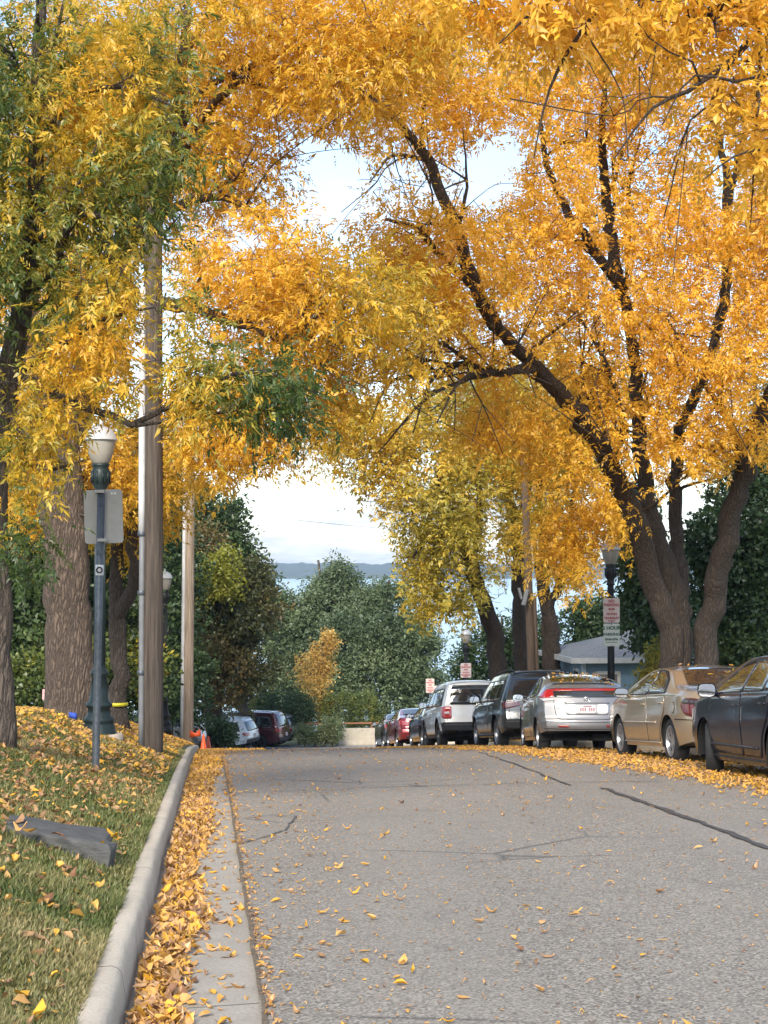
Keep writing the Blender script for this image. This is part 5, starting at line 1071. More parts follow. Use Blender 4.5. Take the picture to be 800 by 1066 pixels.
class Car:
    """y runs from the tail (0) to the nose (L); x to the right; z up from the road"""
    def __init__(s, L, W, zt, zb, z0, wb, ro, rw, rear, nose=None, roofw=.74, crown=.10, ncrown=.16, taper=.12, ntaper=.16, tuck=.075, bulge=.03, arch=1.16, corner=.42):
        s.L, s.W, s.wb, s.ro, s.rw = L, W / 2, wb, ro, rw
        s._zt, s._zb, s._z0, s._rear, s._nose = zt, zb, z0, rear, nose or [(.2, .05), (.5, 0), (.8, .10), (1.2, .3)]
        s.roofw, s.crown, s.ncrown, s.taper, s.ntaper, s.tuck, s.bulge, s.arch, s.corner = roofw, crown, ncrown, taper, ntaper, tuck, bulge, arch, corner
        yy = np.linspace(0, L, 500)
        def sm(k, w): 
            v = np.interp(yy, *zip(*k)); n = int(w / L * 500); ke = np.hanning(2 * n + 3); ke /= ke.sum(); return np.convolve(np.pad(v, n + 1, mode='edge'), ke, mode='valid')
        s.yy, s.vt, s.vb, s.v0 = yy, sm(zt, .16), sm(zb, .25), sm(z0, .08)
        s.gh = (s.vt - s.vb).max()
    def zt(s, y): return np.interp(y, s.yy, s.vt)
    def zb(s, y): return np.minimum(np.interp(y, s.yy, s.vb), s.zt(y) - .015)
    def z0(s, y): return np.interp(y, s.yy, s.v0)
    def plan(s, y):
        a = np.clip((s.corner - y) / s.corner, 0, 1); b = np.clip((y - (s.L - .9)) / .9, 0, 1)
        mid = 1 - .025 * ((y / s.L - .48) / .5) ** 2
        return s.W * mid * (1 - s.taper * a ** 2.4) * (1 - s.ntaper * b ** 2.2)
    def wlow(s, y, z):
        q = np.clip((z - s.z0(y)) / (s.zb(y) - s.z0(y) + 1e-6), 0, 1)
        return s.plan(y) * (1 - s.tuck * (1 - q) ** 2.4 - s.bulge * q ** 3)
    def wr(s, y):
        g = np.clip((s.zt(y) - s.zb(y)) / s.gh, 0, 1); return s.plan(y) * (1 - s.bulge) * (1 - (1 - s.roofw) * g ** .8)
    def zs(s, y): return s.zb(y) + .86 * (s.zt(y) - s.zb(y))
    def side(s, y, z):
        up = np.clip((z - s.zb(y)) / (s.zs(y) - s.zb(y) + 1e-6), 0, 1); wb_ = s.plan(y) * (1 - s.bulge)
        return np.where(z < s.zb(y), s.wlow(y, z), wb_ + (s.wr(y) - wb_) * up ** 1.15)
    def topz(s, x, y):
        w = s.wr(y); t = np.clip(np.abs(x) / w, 0, 1); return s.zs(y) + (s.zt(y) - s.zs(y)) * np.sqrt(np.clip(1 - t ** 2.6, 0, 1))
    def deform(s, V):
        V = np.array(V, float); y = V[:, 1]; k = (1 - np.clip(y / .9, 0, 1)) ** 2; kn = (1 - np.clip((s.L - y) / .9, 0, 1)) ** 2
        V[:, 1] = y + k * np.interp(V[:, 2], *zip(*s._rear)) - kn * np.interp(V[:, 2], *zip(*s._nose)); return V
    # -- shell
    def shell(s, name, mat, root, mats=None, low=None):
        ny = 130; y = np.linspace(0, s.L, ny); y = np.unique(np.concatenate([y, np.linspace(0, .3, 12), np.linspace(s.L - .4, s.L, 10)])); ny = len(y)
        nl, nu, nr = 22, 9, 10; cols = []
        for k in range(4): cols.append((s.wlow(y, s.z0(y)) * (.55 + .15 * k), s.z0(y) + 0 * y))
        for k in range(nl): z = s.z0(y) + (s.zb(y) - s.z0(y)) * k / nl; cols.append((s.wlow(y, z), z))
        for k in range(nu): z = s.zb(y) + (s.zs(y) - s.zb(y)) * k / nu; cols.append((s.side(y, z), z))
        for k in range(nr + 1):
            x = s.wr(y) * math.cos(k / nr * math.pi / 2) ; cols.append((x, s.topz(x, y)))
        X = np.stack([c[0] for c in cols], 1); Z = np.stack([c[1] for c in cols], 1); m = X.shape[1]
        Y = np.repeat(y[:, None], m, 1)
        ra = s.rw * s.arch
        V = np.concatenate([np.stack([X, Y, Z], -1), np.stack([-X[:, :-1], Y[:, :-1], Z[:, :-1]], -1)[:, ::-1]], 1); M = V.shape[1]
        V = V.reshape(-1, 3); inside = np.zeros(len(V), bool)
        for wy in (s.ro, s.ro + s.wb):
            d = V[:, 1:] - [wy, s.rw]; dd = np.hypot(d[:, 0], d[:, 1]); side_ = (np.abs(V[:, 0]) > s.W * .5) & (V[:, 2] < s.rw + ra + .05)
            ins = side_ & (dd < ra); inside |= ins
        i = np.arange(ny - 1)[:, None] * M; j = np.arange(M - 1)[None]
        Q = np.stack([i + j, i + j + 1, i + M + j + 1, i + M + j], -1).reshape(-1, 4)
        kill = inside[Q].all(1); Q = Q[~kill]; used = np.zeros(len(V), bool); used[Q.ravel()] = True
        for wy in (s.ro, s.ro + s.wb):
            d = V[:, 1:] - [wy, s.rw]; dd = np.hypot(d[:, 0], d[:, 1]); mv = inside & used & (dd < ra)
            d[:, 1] = np.where(d[:, 1] < -.02, d[:, 1], d[:, 1]); f = ra / np.maximum(dd, 1e-4)
            V[mv, 1:] = [wy, s.rw] + d[mv] * f[mv, None]
            V[mv, 2] = np.maximum(V[mv, 2], s.z0(V[mv, 1]) - .0)
        n0 = len(V); extra = []; EQ = []
        for end, cr in ((0, -s.crown), (ny - 1, s.ncrown)):
            nt_ = 13; rows = []
            for k in range(m):
                a = V[end * M + k]; b = V[end * M + (M - 1 - k)]; ids = [end * M + k]
                for t in np.linspace(1, -1, nt_)[1:-1]:
                    if k == m - 1: ids.append(ids[0]); continue
                    extra.append([a[0] * t, a[1] + cr * (1 - abs(t) ** 2.6), a[2]]); ids.append(n0 + len(extra) - 1)
                ids.append(end * M + (M - 1 - k)); rows.append(ids)
            # the last row collapses on the centre line
            for k in range(m - 2):
                for t in range(nt_ - 1): 
                    q = [rows[k][t], rows[k][t + 1], rows[k + 1][t + 1], rows[k + 1][t]]; EQ.append(q if end == 0 else q[::-1])
        V = np.vstack([V, extra]); Q = np.vstack([Q, EQ])
        midx = None
        V = s.deform(V)
        if mats:
            cz = V[Q].mean(1); z = cz[:, 2]; midx = (z < low(cz[:, 1])).astype(int)
        o = mesh_np(name, V, Q, mat, root, smooth=True, mats=mats, midx=midx)
        import bmesh
        bm = bmesh.new(); bm.from_mesh(o.data); bmesh.ops.remove_doubles(bm, verts=bm.verts, dist=.0008); bmesh.ops.recalc_face_normals(bm, faces=bm.faces)
        for v in [v for v in bm.verts if not v.link_faces]: bm.verts.remove(v)
        bm.to_mesh(o.data); bm.free(); sharp(o, 38)
        # wheel wells and floor
        a = Acc()
        for wy in (s.ro, s.ro + s.wb):
            for sg in (1, -1):
                w0 = s.side(np.array(wy), np.array(s.rw + .1)) - .015; t = np.linspace(-.25, math.pi + .25, 18); P0 = [[sg * w0, wy + ra * math.cos(q), s.rw + ra * math.sin(q)] for q in t]; P1 = [[sg * (w0 - .30), p_[1], p_[2]] for p_ in P0]; n = len(t)
                a.add(P0 + P1 + [[sg * (w0 - .30), wy, s.rw]], [[k, k + 1, k + 1 + n, k + n] for k in range(n - 1)], [[n + k, n + k + 1, 2 * n] for k in range(n - 1)])
        a.box((0, s.L * .5, s.rw * 1.0), (s.W * .55, s.L * .5 - .35, .03)); a.box((0, .75, s.rw * .92), (s.W * .62, .40, .055)); a.tube([[-s.W * .7, s.ro, s.rw], [s.W * .7, s.ro, s.rw]], .04, 8); a.box((s.W * .35, .5, .27), (.16, .22, .06))
        a.obj('underbody', M_DIRTY, root, smooth=False)
        return o
    # -- projected panels
    def _grid(s, poly, na, nb, rounds):
        p = [tuple(q) for q in poly]
        for _ in range(rounds):
            o = []
            for i in range(len(p)):
                a, b = np.array(p[i]), np.array(p[(i + 1) % len(p)]); L = np.linalg.norm(b - a); f = min(.22, .028 / L) if _ == 0 else .25; o += [tuple(a + (b - a) * f), tuple(a + (b - a) * (1 - f))]
            p = o
        A = np.array(p); lo, hi = A[:, 0].min(), A[:, 0].max(); e = 1e-5 * (hi - lo)
        ks = np.unique(np.clip(np.concatenate([A[:, 0], np.linspace(lo, hi, na)]), lo + e, hi - e)); ks = ks[np.concatenate([[True], np.diff(ks) > 1e-4])]
        B = A; C = np.roll(A, -1, 0); V = []
        for k in ks:
            hit = []
            for b, c in zip(B, C):
                if (b[0] - k) * (c[0] - k) <= 0 and abs(c[0] - b[0]) > 1e-9: hit.append(b[1] + (c[1] - b[1]) * (k - b[0]) / (c[0] - b[0]))
            h0, h1 = (min(hit), max(hit)) if hit else (0, 0)
            V += [(k, h0 + (h1 - h0) * t) for t in np.linspace(0, 1, nb)]
        n = len(ks); i = np.arange(n - 1)[:, None] * nb; j = np.arange(nb - 1)[None]
        return np.array(V), np.stack([i + j, i + nb + j, i + nb + j + 1, i + j + 1], -1).reshape(-1, 4)
    def panel(s, name, kind, poly, mat, root, off=.005, sg=1, na=14, nb=7, rounds=2, thick=.0):
        U, Q = s._grid(poly, na, nb, rounds)
        if kind == 'side': y, z = U[:, 0], U[:, 1]; V = np.stack([sg * (s.side(y, z) + off), y, z], -1)
        elif kind == 'rear':
            x, z = U[:, 0], U[:, 1]; w = np.where(z < s.zs(0), s.side(np.zeros_like(z), z), s.wr(0)); t = np.clip(np.abs(x) / w, 0, 1); V = np.stack([x, -s.crown * (1 - t ** 2.6) - off, z], -1)
        elif kind == 'nose':
            x, z = U[:, 0], U[:, 1]; w = np.where(z < s.zs(s.L), s.side(np.full_like(z, s.L), z), s.wr(s.L)); t = np.clip(np.abs(x) / w, 0, 1); V = np.stack([x, s.L + s.ncrown * (1 - t ** 2.6) + off, z], -1)
        else: x, y = U[:, 0], U[:, 1]; x = np.clip(x, -s.wr(y) * .97, s.wr(y) * .97); V = np.stack([x, y, s.topz(x, y) + off], -1)
        o = mesh_np(name, s.deform(V), Q, mat, root, smooth=True)
        import bmesh
        bm = bmesh.new(); bm.from_mesh(o.data); bmesh.ops.remove_doubles(bm, verts=bm.verts, dist=1e-4); bm.to_mesh(o.data); bm.free()
        o.modifiers.new('edge', 'SOLIDIFY').thickness = -.004 if thick == 0 else -thick
        o.modifiers['edge'].offset = 0
        return o
    def strip(s, name, pts, r, mat, root, sg=1, kind='side', off=.0):
        p = np.array(pts, float); V = catmull(p, 6) if len(p) > 2 else np.array([p[0] + (p[1] - p[0]) * t for t in np.linspace(0, 1, 12)])
        if kind == 'side': V = np.stack([sg * (s.side(V[:, 0], V[:, 1]) + off), V[:, 0], V[:, 1]], -1)
        elif kind == 'rear': x, z = V[:, 0], V[:, 1]; t = np.clip(np.abs(x) / s.side(np.zeros_like(z), z), 0, 1); V = np.stack([x, -s.crown * (1 - t ** 2.6) - off, z], -1)
        else: V = np.stack([V[:, 0], V[:, 1], s.topz(V[:, 0], V[:, 1]) + off], -1)
        a = Acc(); a.tube(s.deform(V), r, 6); return a.obj(name, mat, root)
    def wheels(s, root, rim, spokes=5, steer=0.0, wide=.205, rr=.66):
        for wy in (s.ro, s.ro + s.wb):
            for sg in (-1, 1):
                x = float(s.side(np.array(wy), np.array(s.rw + .05))) - wide / 2 - .012
                R_ = s.rw; t = wide / 2
                a = Acc(); a.lathe([(R_ * .60, -t * .8), (R_ * .68, -t), (R_ * .88, -t * 1.04), (R_ * .965, -t * .9), (R_ * .99, -t * .6), (R_, -t * .2), (R_, t * .2), (R_ * .99, t * .6), (R_ * .965, t * .9), (R_ * .88, t * 1.04), (R_ * .68, t), (R_ * .60, t * .8)], n=36, axis='x')
                wh = a.obj('wheel', M_RUB, root); wh.location = (sg * x, wy, s.rw)
                if steer and wy > s.L / 2: wh.rotation_euler[2] = steer
                b = Acc(); rr_ = R_ * rr; b.lathe([(rr_ * 1.02, t * .92), (rr_ * 1.03, t * .99), (rr_ * .96, t * 1.0), (rr_ * .92, t * .80), (rr_ * .90, t * .1), (rr_ * .90, -t * .7)], n=32, axis='x'); b.lathe([(0, t * .70), (rr_ * .16, t * .70), (rr_ * .20, t * .62), (rr_ * .22, t * .3)], n=16, axis='x')
                for k in range(spokes):
                    an = k * 2 * math.pi / spokes + .3; dr = np.array([0, math.cos(an), math.sin(an)]); tg = np.array([0, -math.sin(an), math.cos(an)]); w0, w1 = rr_ * (.17 if spokes < 7 else .09), rr_ * (.20 if spokes < 7 else .10)
                    V = []
                    for (q, xx, ww) in ((.12, t * .66, w0), (.55, t * .74, w0 * .85), (.95, t * .82, w1)):
                        c = dr * rr_ * q; V += [c - tg * ww + [xx, 0, 0], c + tg * ww + [xx, 0, 0], c + tg * ww * .7 + [xx - .035, 0, 0], c - tg * ww * .7 + [xx - .035, 0, 0]]
                    b.add(V, [[4 * i + e, 4 * i + (e + 1) % 4, 4 * i + 4 + (e + 1) % 4, 4 * i + 4 + e] for i in range(2) for e in range(4)])
                ro_ = b.obj('rim', rim, wh, smooth=True); sharp(ro_, 30)
                d = Acc(); d.lathe([(0, -t * .2), (rr_ * .9, -t * .2), (rr_ * .92, -t * .3)], n=20, axis='x'); d.lathe([(0, t * .2), (rr_ * .55, t * .2), (rr_ * .55, t * .05)], n=20, axis='x'); d.obj('brake', M_DIRTY, wh)
                if sg < 0: wh.scale = (-1, 1, 1)
    def mirrors(s, y, z, paint_, root, size=(.10, .065, .075), glass=True):
        for sg in (-1, 1):
            x = float(s.side(np.array(y), np.array(z))); n = 20; a = Acc(); prof = []
            c = np.array([sg * (x + .05 + size[0]), y, z + .02])
            # a rounded bowl, open to the tail where the glass sits
            for k, (f, g) in enumerate([(.0, 1.0), (.15, .98), (.5, .86), (.8, .6), (1.0, .15)]):
                yy_ = -size[1] + 2 * size[1] * f
                prof.append([(c[0] + size[0] * g * np.sign(math.cos(t)) * abs(math.cos(t)) ** .6, c[1] + yy_, c[2] + size[2] * g * np.sign(math.sin(t)) * abs(math.sin(t)) ** .6) for t in np.linspace(0, 2 * math.pi, n, endpoint=False)])
            V = np.array(prof).reshape(-1, 3); Q = [[i * n + k, i * n + (k + 1) % n, (i + 1) * n + (k + 1) % n, (i + 1) * n + k] for i in range(4) for k in range(n)]
            a.add(V, Q); a.add([c + [0, size[1], 0]] + [V[4 * n + k] for k in range(n)], None, [[0, k + 1, (k + 1) % n + 1] for k in range(n)])
            a.tube([[sg * (x - .02), y + .02, z - .03], [sg * (x + .07), y + .0, z - .01]], .028, 8); mi = a.obj('mirror', paint_, root)
            g = Acc(); P0 = [c[0], c[1] - size[1] + .008, c[2]]; pr0 = np.array(prof[0]) ; pr0 = (pr0 - P0) * .9 + P0; pr0[:, 1] = c[1] - size[1] + .008
            g.add(np.vstack([[P0], pr0]), None, [[0, (k + 1) % n + 1, k + 1] for k in range(n)]); g.obj('mirror_glass', M_MIRG, mi)
    def handle(s, y, z, mat, parent, w=.10):
        for sg in (-1, 1):
            if isinstance(parent, dict): pa = parent[sg]
            else: pa = parent
            t = np.linspace(-w, w, 7); V = [[sg * (s.side(np.array(y + q), np.array(z)) + .028 * (1 - (q / w) ** 4) + .004), y + q, z] for q in t]; a = Acc(); a.tube(V, .013, 6); a.obj('handle', mat, pa)
    def door(s, poly, mat, root, hy=None, hz=None, hmat=None):
        """door skin a touch proud of the body with a dark gap round it, handle on it"""
        A = np.array(poly); c = A.mean(0); ps = {}
        for sg in (-1, 1):
            big = c + (A - c) * (1 + .005 / np.maximum(np.abs(A - c), .2)); s.panel('door_gap', 'side', big, M_SHUT, root, .0035, sg, 16, 12, 1)
            ps[sg] = s.panel('door', 'side', A, mat, root, .0075, sg, 18, 14, 1)
        if hy: s.handle(hy, hz, hmat or mat, ps)
        return ps
    def plate(s, z, root, h=.075, w=.155, mat=None):
        a = s.panel('number_plate', 'rear', [(-w, z - h), (w, z - h), (w, z + h), (-w, z + h)], M_PLATE, root, .018, rounds=1); b = Acc()
        for k in range(7):
            if k == 3: continue
            x = -.115 + k * .038; b.box((x, -s.crown - .024 + float(np.interp(z, *zip(*s._rear))), z - .005), (.011, .001, .030))
        b.box((0, -s.crown - .024 + float(np.interp(z, *zip(*s._rear))), z + .052), (.07, .001, .008)); b.obj('plate_marks', M_PINK, a, smooth=False); return a
def car_root(Y, xl, W, tail_z_y, label, group, name='parked_car', rz=0.0, cat='car'):
    """tail at street distance Y, left flank at xl"""
    y0, y1 = Y + .9, Y + 3.6; z0, z1 = float(road_z(y0)), float(road_z(y1)); slope = math.atan2(z1 - z0, y1 - y0)
    o = empty(name, (xl + W / 2, Y, z0 - math.tan(slope) * .9 * 1.0 + .012), label, cat, group, rz); o.rotation_euler = (slope, 0, rz); return o
GC = 'cars parked along the right kerb'; ROOFS = []

# ---- champagne sedan -------------------------------------------------
PT = paint('champagne_paint', (.40, .31, .205), .5, .34); 
c = Car(4.95, 1.86, [(0, .98), (.10, 1.03), (.75, 1.075), (1.0, 1.12), (1.62, 1.385), (2.1, 1.43), (2.7, 1.415), (3.15, 1.30), (3.75, 1.03), (4.3, .92), (4.75, .78), (4.95, .66)],
        [(0, .93), (.7, .985), (1.5, .985), (2.6, .95), (3.7, .93), (4.4, .84), (4.95, .60)], [(0, .36), (.7, .26), (1.0, .235), (4.1, .21), (4.5, .24), (4.95, .28)], 2.77, 1.08, .325, [(.2, .14), (.36, .05), (.50, 0), (.62, .005), (.68, .06), (.95, .10), (1.2, .12)], roofw=.70, crown=.13, taper=.20, corner=.6)
rt = car_root(20.95, 6.52, 1.86, 0, 'champagne gold sedan parked between the silver hatchback and the navy sedan', GC)
c.shell('body', PT, rt)
c.panel('rear_window', 'top', [(-.50, 1.60), (.50, 1.60), (.60, 1.04), (.57, .96), (-.57, .96), (-.60, 1.04)], M_GLASS, rt, .009, na=24, nb=14)
c.panel('windshield', 'top', [(-.52, 2.72), (.52, 2.72), (.64, 3.62), (-.64, 3.62)], M_GLASS, rt, .009, na=20, nb=12)
for sg in (-1, 1):
    c.panel('window_trim', 'side', [(1.18, 1.005), (3.42, .985), (3.05, 1.18), (2.66, 1.335), (2.2, 1.375), (1.75, 1.345), (1.42, 1.22)], M_BLK, rt, .004, sg, 26, 8)
    w = c.panel('side_window', 'side', [(1.26, 1.02), (2.12, 1.005), (2.12, 1.352), (1.78, 1.325), (1.48, 1.22)], M_GLASS, rt, .009, sg, 16, 8, 1)
    w = c.panel('side_window', 'side', [(2.17, 1.005), (3.34, .995), (3.02, 1.16), (2.64, 1.315), (2.17, 1.352)], M_GLASS, rt, .009, sg, 16, 8, 1)
c.door([(2.14, .98), (2.14, .30), (3.45, .30), (3.50, .60), (3.45, .95)], PT, rt, 2.30, .85, PT)
c.door([(2.11, .98), (2.11, .30), (1.55, .30), (1.46, .52), (1.22, .74), (1.19, .97)], PT, rt, 1.36, .87, PT)
for sg in (-1, 1):
    c.strip('side_moulding', [(1.62, .585), (3.48, .575)], .016, PT, rt, sg, off=.012)
    c.strip('sill_line', [(1.55, .29), (3.50, .28)], .014, PT, rt, sg, off=.004)
    l = c.panel('tail_lamp', 'side', [(.015, .655), (.30, .70), (.40, .80), (.40, .885), (.30, .935), (.015, .93)], M_LDRED, rt, .008, sg, 14, 8); c.panel('lamp_band', 'side', [(.02, .84), (.37, .86), (.36, .91), (.28, .93), (.02, .92)], M_LSMK, l, .013, sg, 10, 4, 1)
    l = c.panel('tail_lamp', 'rear', sorted([(sg * .36, .70), (sg * .36, .93), (sg * .735, .93), (sg * .735, .665)], key=lambda q: math.atan2(q[1] - .8, q[0] - sg * .55)), M_LDRED, rt, .008); c.panel('lamp_band', 'rear', sorted([(sg * .38, .84), (sg * .38, .92), (sg * .72, .92), (sg * .72, .83)], key=lambda q: math.atan2(q[1] - .88, q[0] - sg * .55)), M_LSMK, l, .013)
    c.strip('bumper_line', [(.0, .625), (.3, .635), (.72, .64)], .007, M_SHUT, rt, sg, off=.002)
    c.panel('headlamp', 'side', [(4.50, .62), (4.9, .58), (4.9, .70), (4.55, .76)], M_LCLR, rt, .008, sg)
    a_ = np.linspace(0, 2 * math.pi, 16, endpoint=False)
fl = c.panel('fuel_door', 'side', [(.78 + .085 * math.cos(t), .80 + .085 * math.sin(t)) for t in a_], M_SHUT, rt, .004, -1, rounds=0); c.panel('fuel_cap', 'side', [(.78 + .078 * math.cos(t), .80 + .078 * math.sin(t)) for t in a_], PT, fl, .007, -1, rounds=0)
c.strip('bumper_line', [(-.8, .62), (0, .62), (.8, .62)], .008, M_SHUT, rt, kind='rear', off=.003); c.strip('bumper_line', [(-.8, .44), (0, .43), (.8, .44)], .006, M_SHUT, rt, kind='rear', off=.002)
c.strip('trunk_seam', [(-.64, .93), (-.66, .60), (-.64, .22)][:2], .005, M_SHUT, rt, kind='rear'); c.plate(.78, rt)
c.mirrors(3.22, 1.01, PT, rt, (.115, .085, .072)); c.wheels(rt, M_RIM, 6, rr=.66)
c.strip('antenna', [(.55, .98), (.55, 1.0)], .006, M_BLK, rt, 1)

ROOFS.append((c, rt, 34, 1.0, 3.7))
# ---- navy sedan ------------------------------------------------------
PN = paint('navy_paint', (.004, .005, .014), .0, .25, coat=.25, dirt=.0); PN.node_tree.nodes['Principled BSDF'].inputs['Specular IOR Level'].default_value = .3
c = Car(4.80, 1.80, [(0, 1.0), (.12, 1.06), (.6, 1.09), (.85, 1.14), (1.5, 1.415), (2.05, 1.475), (2.65, 1.455), (3.1, 1.33), (3.68, 1.06), (4.2, .97), (4.6, .86), (4.80, .70)],
        [(0, .96), (.7, 1.01), (1.5, 1.0), (2.6, .96), (3.6, .945), (4.3, .86), (4.80, .62)], [(0, .34), (.7, .26), (1.0, .22), (4.0, .20), (4.4, .24), (4.80, .28)], 2.72, 1.02, .325, [(.2, .12), (.36, .04), (.55, 0), (.68, .02), (.72, .07), (1.0, .10)], roofw=.71, crown=.12, taper=.16, corner=.5, arch=1.18)
rt = car_root(15.2, 5.94, 1.80, 0, 'dark navy sedan cut off by the right edge, nearest of the parked cars', GC, rz=R(-2.0))
c.shell('body', PN, rt)
c.panel('rear_window', 'top', [(-.55, 1.52), (.55, 1.52), (.64, .92), (-.64, .92)], M_GLASS, rt, .009, na=20, nb=12); c.panel('windshield', 'top', [(-.52, 2.70), (.52, 2.70), (.64, 3.58), (-.64, 3.58)], M_GLASS, rt, .009, na=20, nb=12)
for sg in (-1, 1):
    c.panel('window_trim', 'side', [(.98, 1.045), (3.38, 1.0), (3.0, 1.20), (2.62, 1.36), (2.2, 1.42), (1.75, 1.40), (1.3, 1.25)], M_BLK, rt, .004, sg, 26, 8)
    c.panel('side_window', 'side', [(1.42, 1.035), (2.12, 1.025), (2.12, 1.392), (1.80, 1.385), (1.46, 1.285)], M_GLASS, rt, .009, sg, 16, 8, 1)
    c.panel('quarter_window', 'side', [(1.06, 1.055), (1.37, 1.045), (1.40, 1.26), (1.30, 1.22)], M_GLASS, rt, .009, sg, 10, 6, 1)
    c.panel('side_window', 'side', [(2.19, 1.02), (3.30, 1.0), (2.98, 1.17), (2.60, 1.335), (2.19, 1.392)], M_GLASS, rt, .009, sg, 16, 8, 1)
    c.panel('tail_lamp', 'side', [(.015, .70), (.30, .76), (.36, .95), (.015, .97)], M_LDRED, rt, .008, sg); c.panel('tail_lamp', 'rear', sorted([(sg * .48, .74), (sg * .48, .96), (sg * .74, .97), (sg * .74, .70)], key=lambda q: math.atan2(q[1] - .85, q[0] - sg * .6)), M_LDRED, rt, .008)
    c.strip('side_moulding', [(1.60, .40), (3.40, .40)], .018, M_BLK, rt, sg, off=.012); c.strip('sill_line', [(1.5, .26), (3.42, .26)], .012, M_BLK, rt, sg, off=.004); c.panel('headlamp', 'side', [(4.3, .66), (4.75, .62), (4.72, .76), (4.36, .82)], M_LCLR, rt, .008, sg)
c.door([(2.16, 1.0), (2.16, .30), (3.42, .30), (3.44, .62), (3.40, .98)], PN, rt, 2.32, .87, PN); c.door([(2.13, 1.0), (2.13, .30), (1.52, .30), (1.42, .54), (1.22, .74), (1.18, 1.0)], PN, rt, 1.36, .90, PN)
c.strip('bumper_line', [(-.8, .66), (0, .66), (.8, .66)], .008, M_SHUT, rt, kind='rear', off=.003); c.plate(.83, rt); c.mirrors(3.18, 1.02, PN, rt, (.115, .085, .085)); c.wheels(rt, M_RIM, 5, steer=R(-17), rr=.68)

ROOFS.append((c, rt, 26, 1.5, 3.6))
# ---- silver hatchback ------------------------------------------------
PS = paint('silver_paint', (.21, .21, .215), .55, .38)
c = Car(4.38, 1.695, [(0, 1.115), (.10, 1.15), (.42, 1.235), (1.0, 1.345), (1.8, 1.425), (2.2, 1.42), (2.7, 1.33), (3.3, 1.10), (3.8, .95), (4.2, .80), (4.38, .66)],
        [(0, .98), (.7, .99), (1.5, .97), (2.6, .92), (3.3, .88), (4.0, .78), (4.38, .60)], [(0, .385), (.45, .33), (.9, .22), (3.6, .18), (4.38, .22)], 2.55, .80, .295, [(.2, .12), (.32, .06), (.45, .0), (.56, .0), (.62, .035), (.85, .06), (1.0, .12), (1.12, .20), (1.3, .26)], roofw=.70, crown=.10, taper=.10, corner=.45)
rt = car_root(26.9, 5.70, 1.695, 0, 'silver hatchback with a red light bar across its tail, by the lamp post', GC, rz=R(-5.5))
c.shell('body', PS, rt)
c.panel('rear_window', 'top', [(-.52, 1.15), (.52, 1.15), (.56, .30), (-.56, .30)], M_GLASS, rt, .010, na=18, nb=12)
c.panel('windshield', 'top', [(-.50, 2.2), (.50, 2.2), (.60, 3.2), (-.60, 3.2)], M_GLASS, rt, .009, na=18, nb=12)
c.panel('lower_rear_glass', 'rear', [(-.57, .965), (.57, .965), (.58, 1.085), (-.58, 1.085)], M_GLASS, rt, .010, na=18)
sp = c.panel('light_bar', 'rear', [(-.60, 1.082), (.60, 1.082), (.585, 1.118), (-.585, 1.118)], M_LRED, rt, .020, na=18, rounds=1)
c.panel('spoiler', 'top', [(-.63, .0), (.63, .0), (.60, .22), (-.60, .22)], PS, rt, .016, na=18)
for sg in (-1, 1):
    so_ = lambda P_: sorted(P_, key=lambda q: math.atan2(q[1] - 1.02, q[0] - sg * .68))
    l = c.panel('tail_lamp', 'rear', so_([(sg * .585, 1.12), (sg * .56, .965), (sg * .765, .95), (sg * .70, 1.11)]), M_LRED, rt, .012); c.panel('clear_lens', 'rear', [(q[0], q[1]) for q in sorted([(sg * .56, .962), (sg * .575, .915), (sg * .77, .905), (sg * .765, .950)], key=lambda q: math.atan2(q[1] - .935, q[0] - sg * .68))], M_LCLR, l, .012)
    l = c.panel('tail_lamp', 'side', [(.012, .955), (.20, .965), (.26, 1.0), (.10, 1.10), (.012, 1.11)], M_LRED, rt, .008, sg); c.panel('clear_lens', 'side', [(.012, .905), (.16, .92), (.20, .962), (.012, .952)], M_LCLR, l, .008, sg)
    c.panel('window_trim', 'side', [(.48, 1.02), (2.98, .95), (2.7, 1.12), (2.3, 1.30), (1.7, 1.355), (1.2, 1.30), (.7, 1.13)], M_BLK, rt, .004, sg, 26, 8)
    c.panel('side_window', 'side', [(.95, 1.02), (1.62, .99), (1.62, 1.325), (1.28, 1.275), (1.0, 1.17)], M_GLASS, rt, .009, sg, 14, 8, 1); c.panel('side_window', 'side', [(1.68, .99), (2.9, .96), (2.62, 1.12), (2.26, 1.275), (1.68, 1.325)], M_GLASS, rt, .009, sg, 14, 8, 1)
    c.panel('quarter_window', 'side', [(.56, 1.03), (.90, 1.02), (.94, 1.15), (.76, 1.10)], M_GLASS, rt, .009, sg, 10, 5, 1)
    c.panel('reflector', 'rear', [(sg * .42 - .095, .445), (sg * .42 + .095, .445), (sg * .42 + .105, .48), (sg * .42 - .105, .48)], M_REFL, rt, .012)
    c.panel('headlamp', 'side', [(3.85, .66), (4.3, .60), (4.28, .72), (3.9, .80)], M_LCLR, rt, .008, sg)
c.door([(1.66, .96), (1.66, .27), (2.92, .27), (2.96, .6), (2.92, .93)], PS, rt, 1.82, .84, PS); c.door([(1.63, .96), (1.63, .27), (1.25, .27), (1.15, .48), (.98, .66), (.95, .96)], PS, rt, 1.12, .86, PS)
c.strip('hatch_seam', [(-.58, .95), (-.55, .70), (-.50, .595), (-.3, .575), (0, .572), (.3, .575), (.50, .595), (.55, .70), (.58, .95)], .006, M_SHUT, rt, kind='rear', off=.003)
pr_ = c.panel('plate_recess', 'rear', [(-.37, .66), (.37, .66), (.40, .855), (-.40, .855)], paint('recess_silver', (.30, .30, .30), .5, .4), rt, .006, na=18, rounds=1)
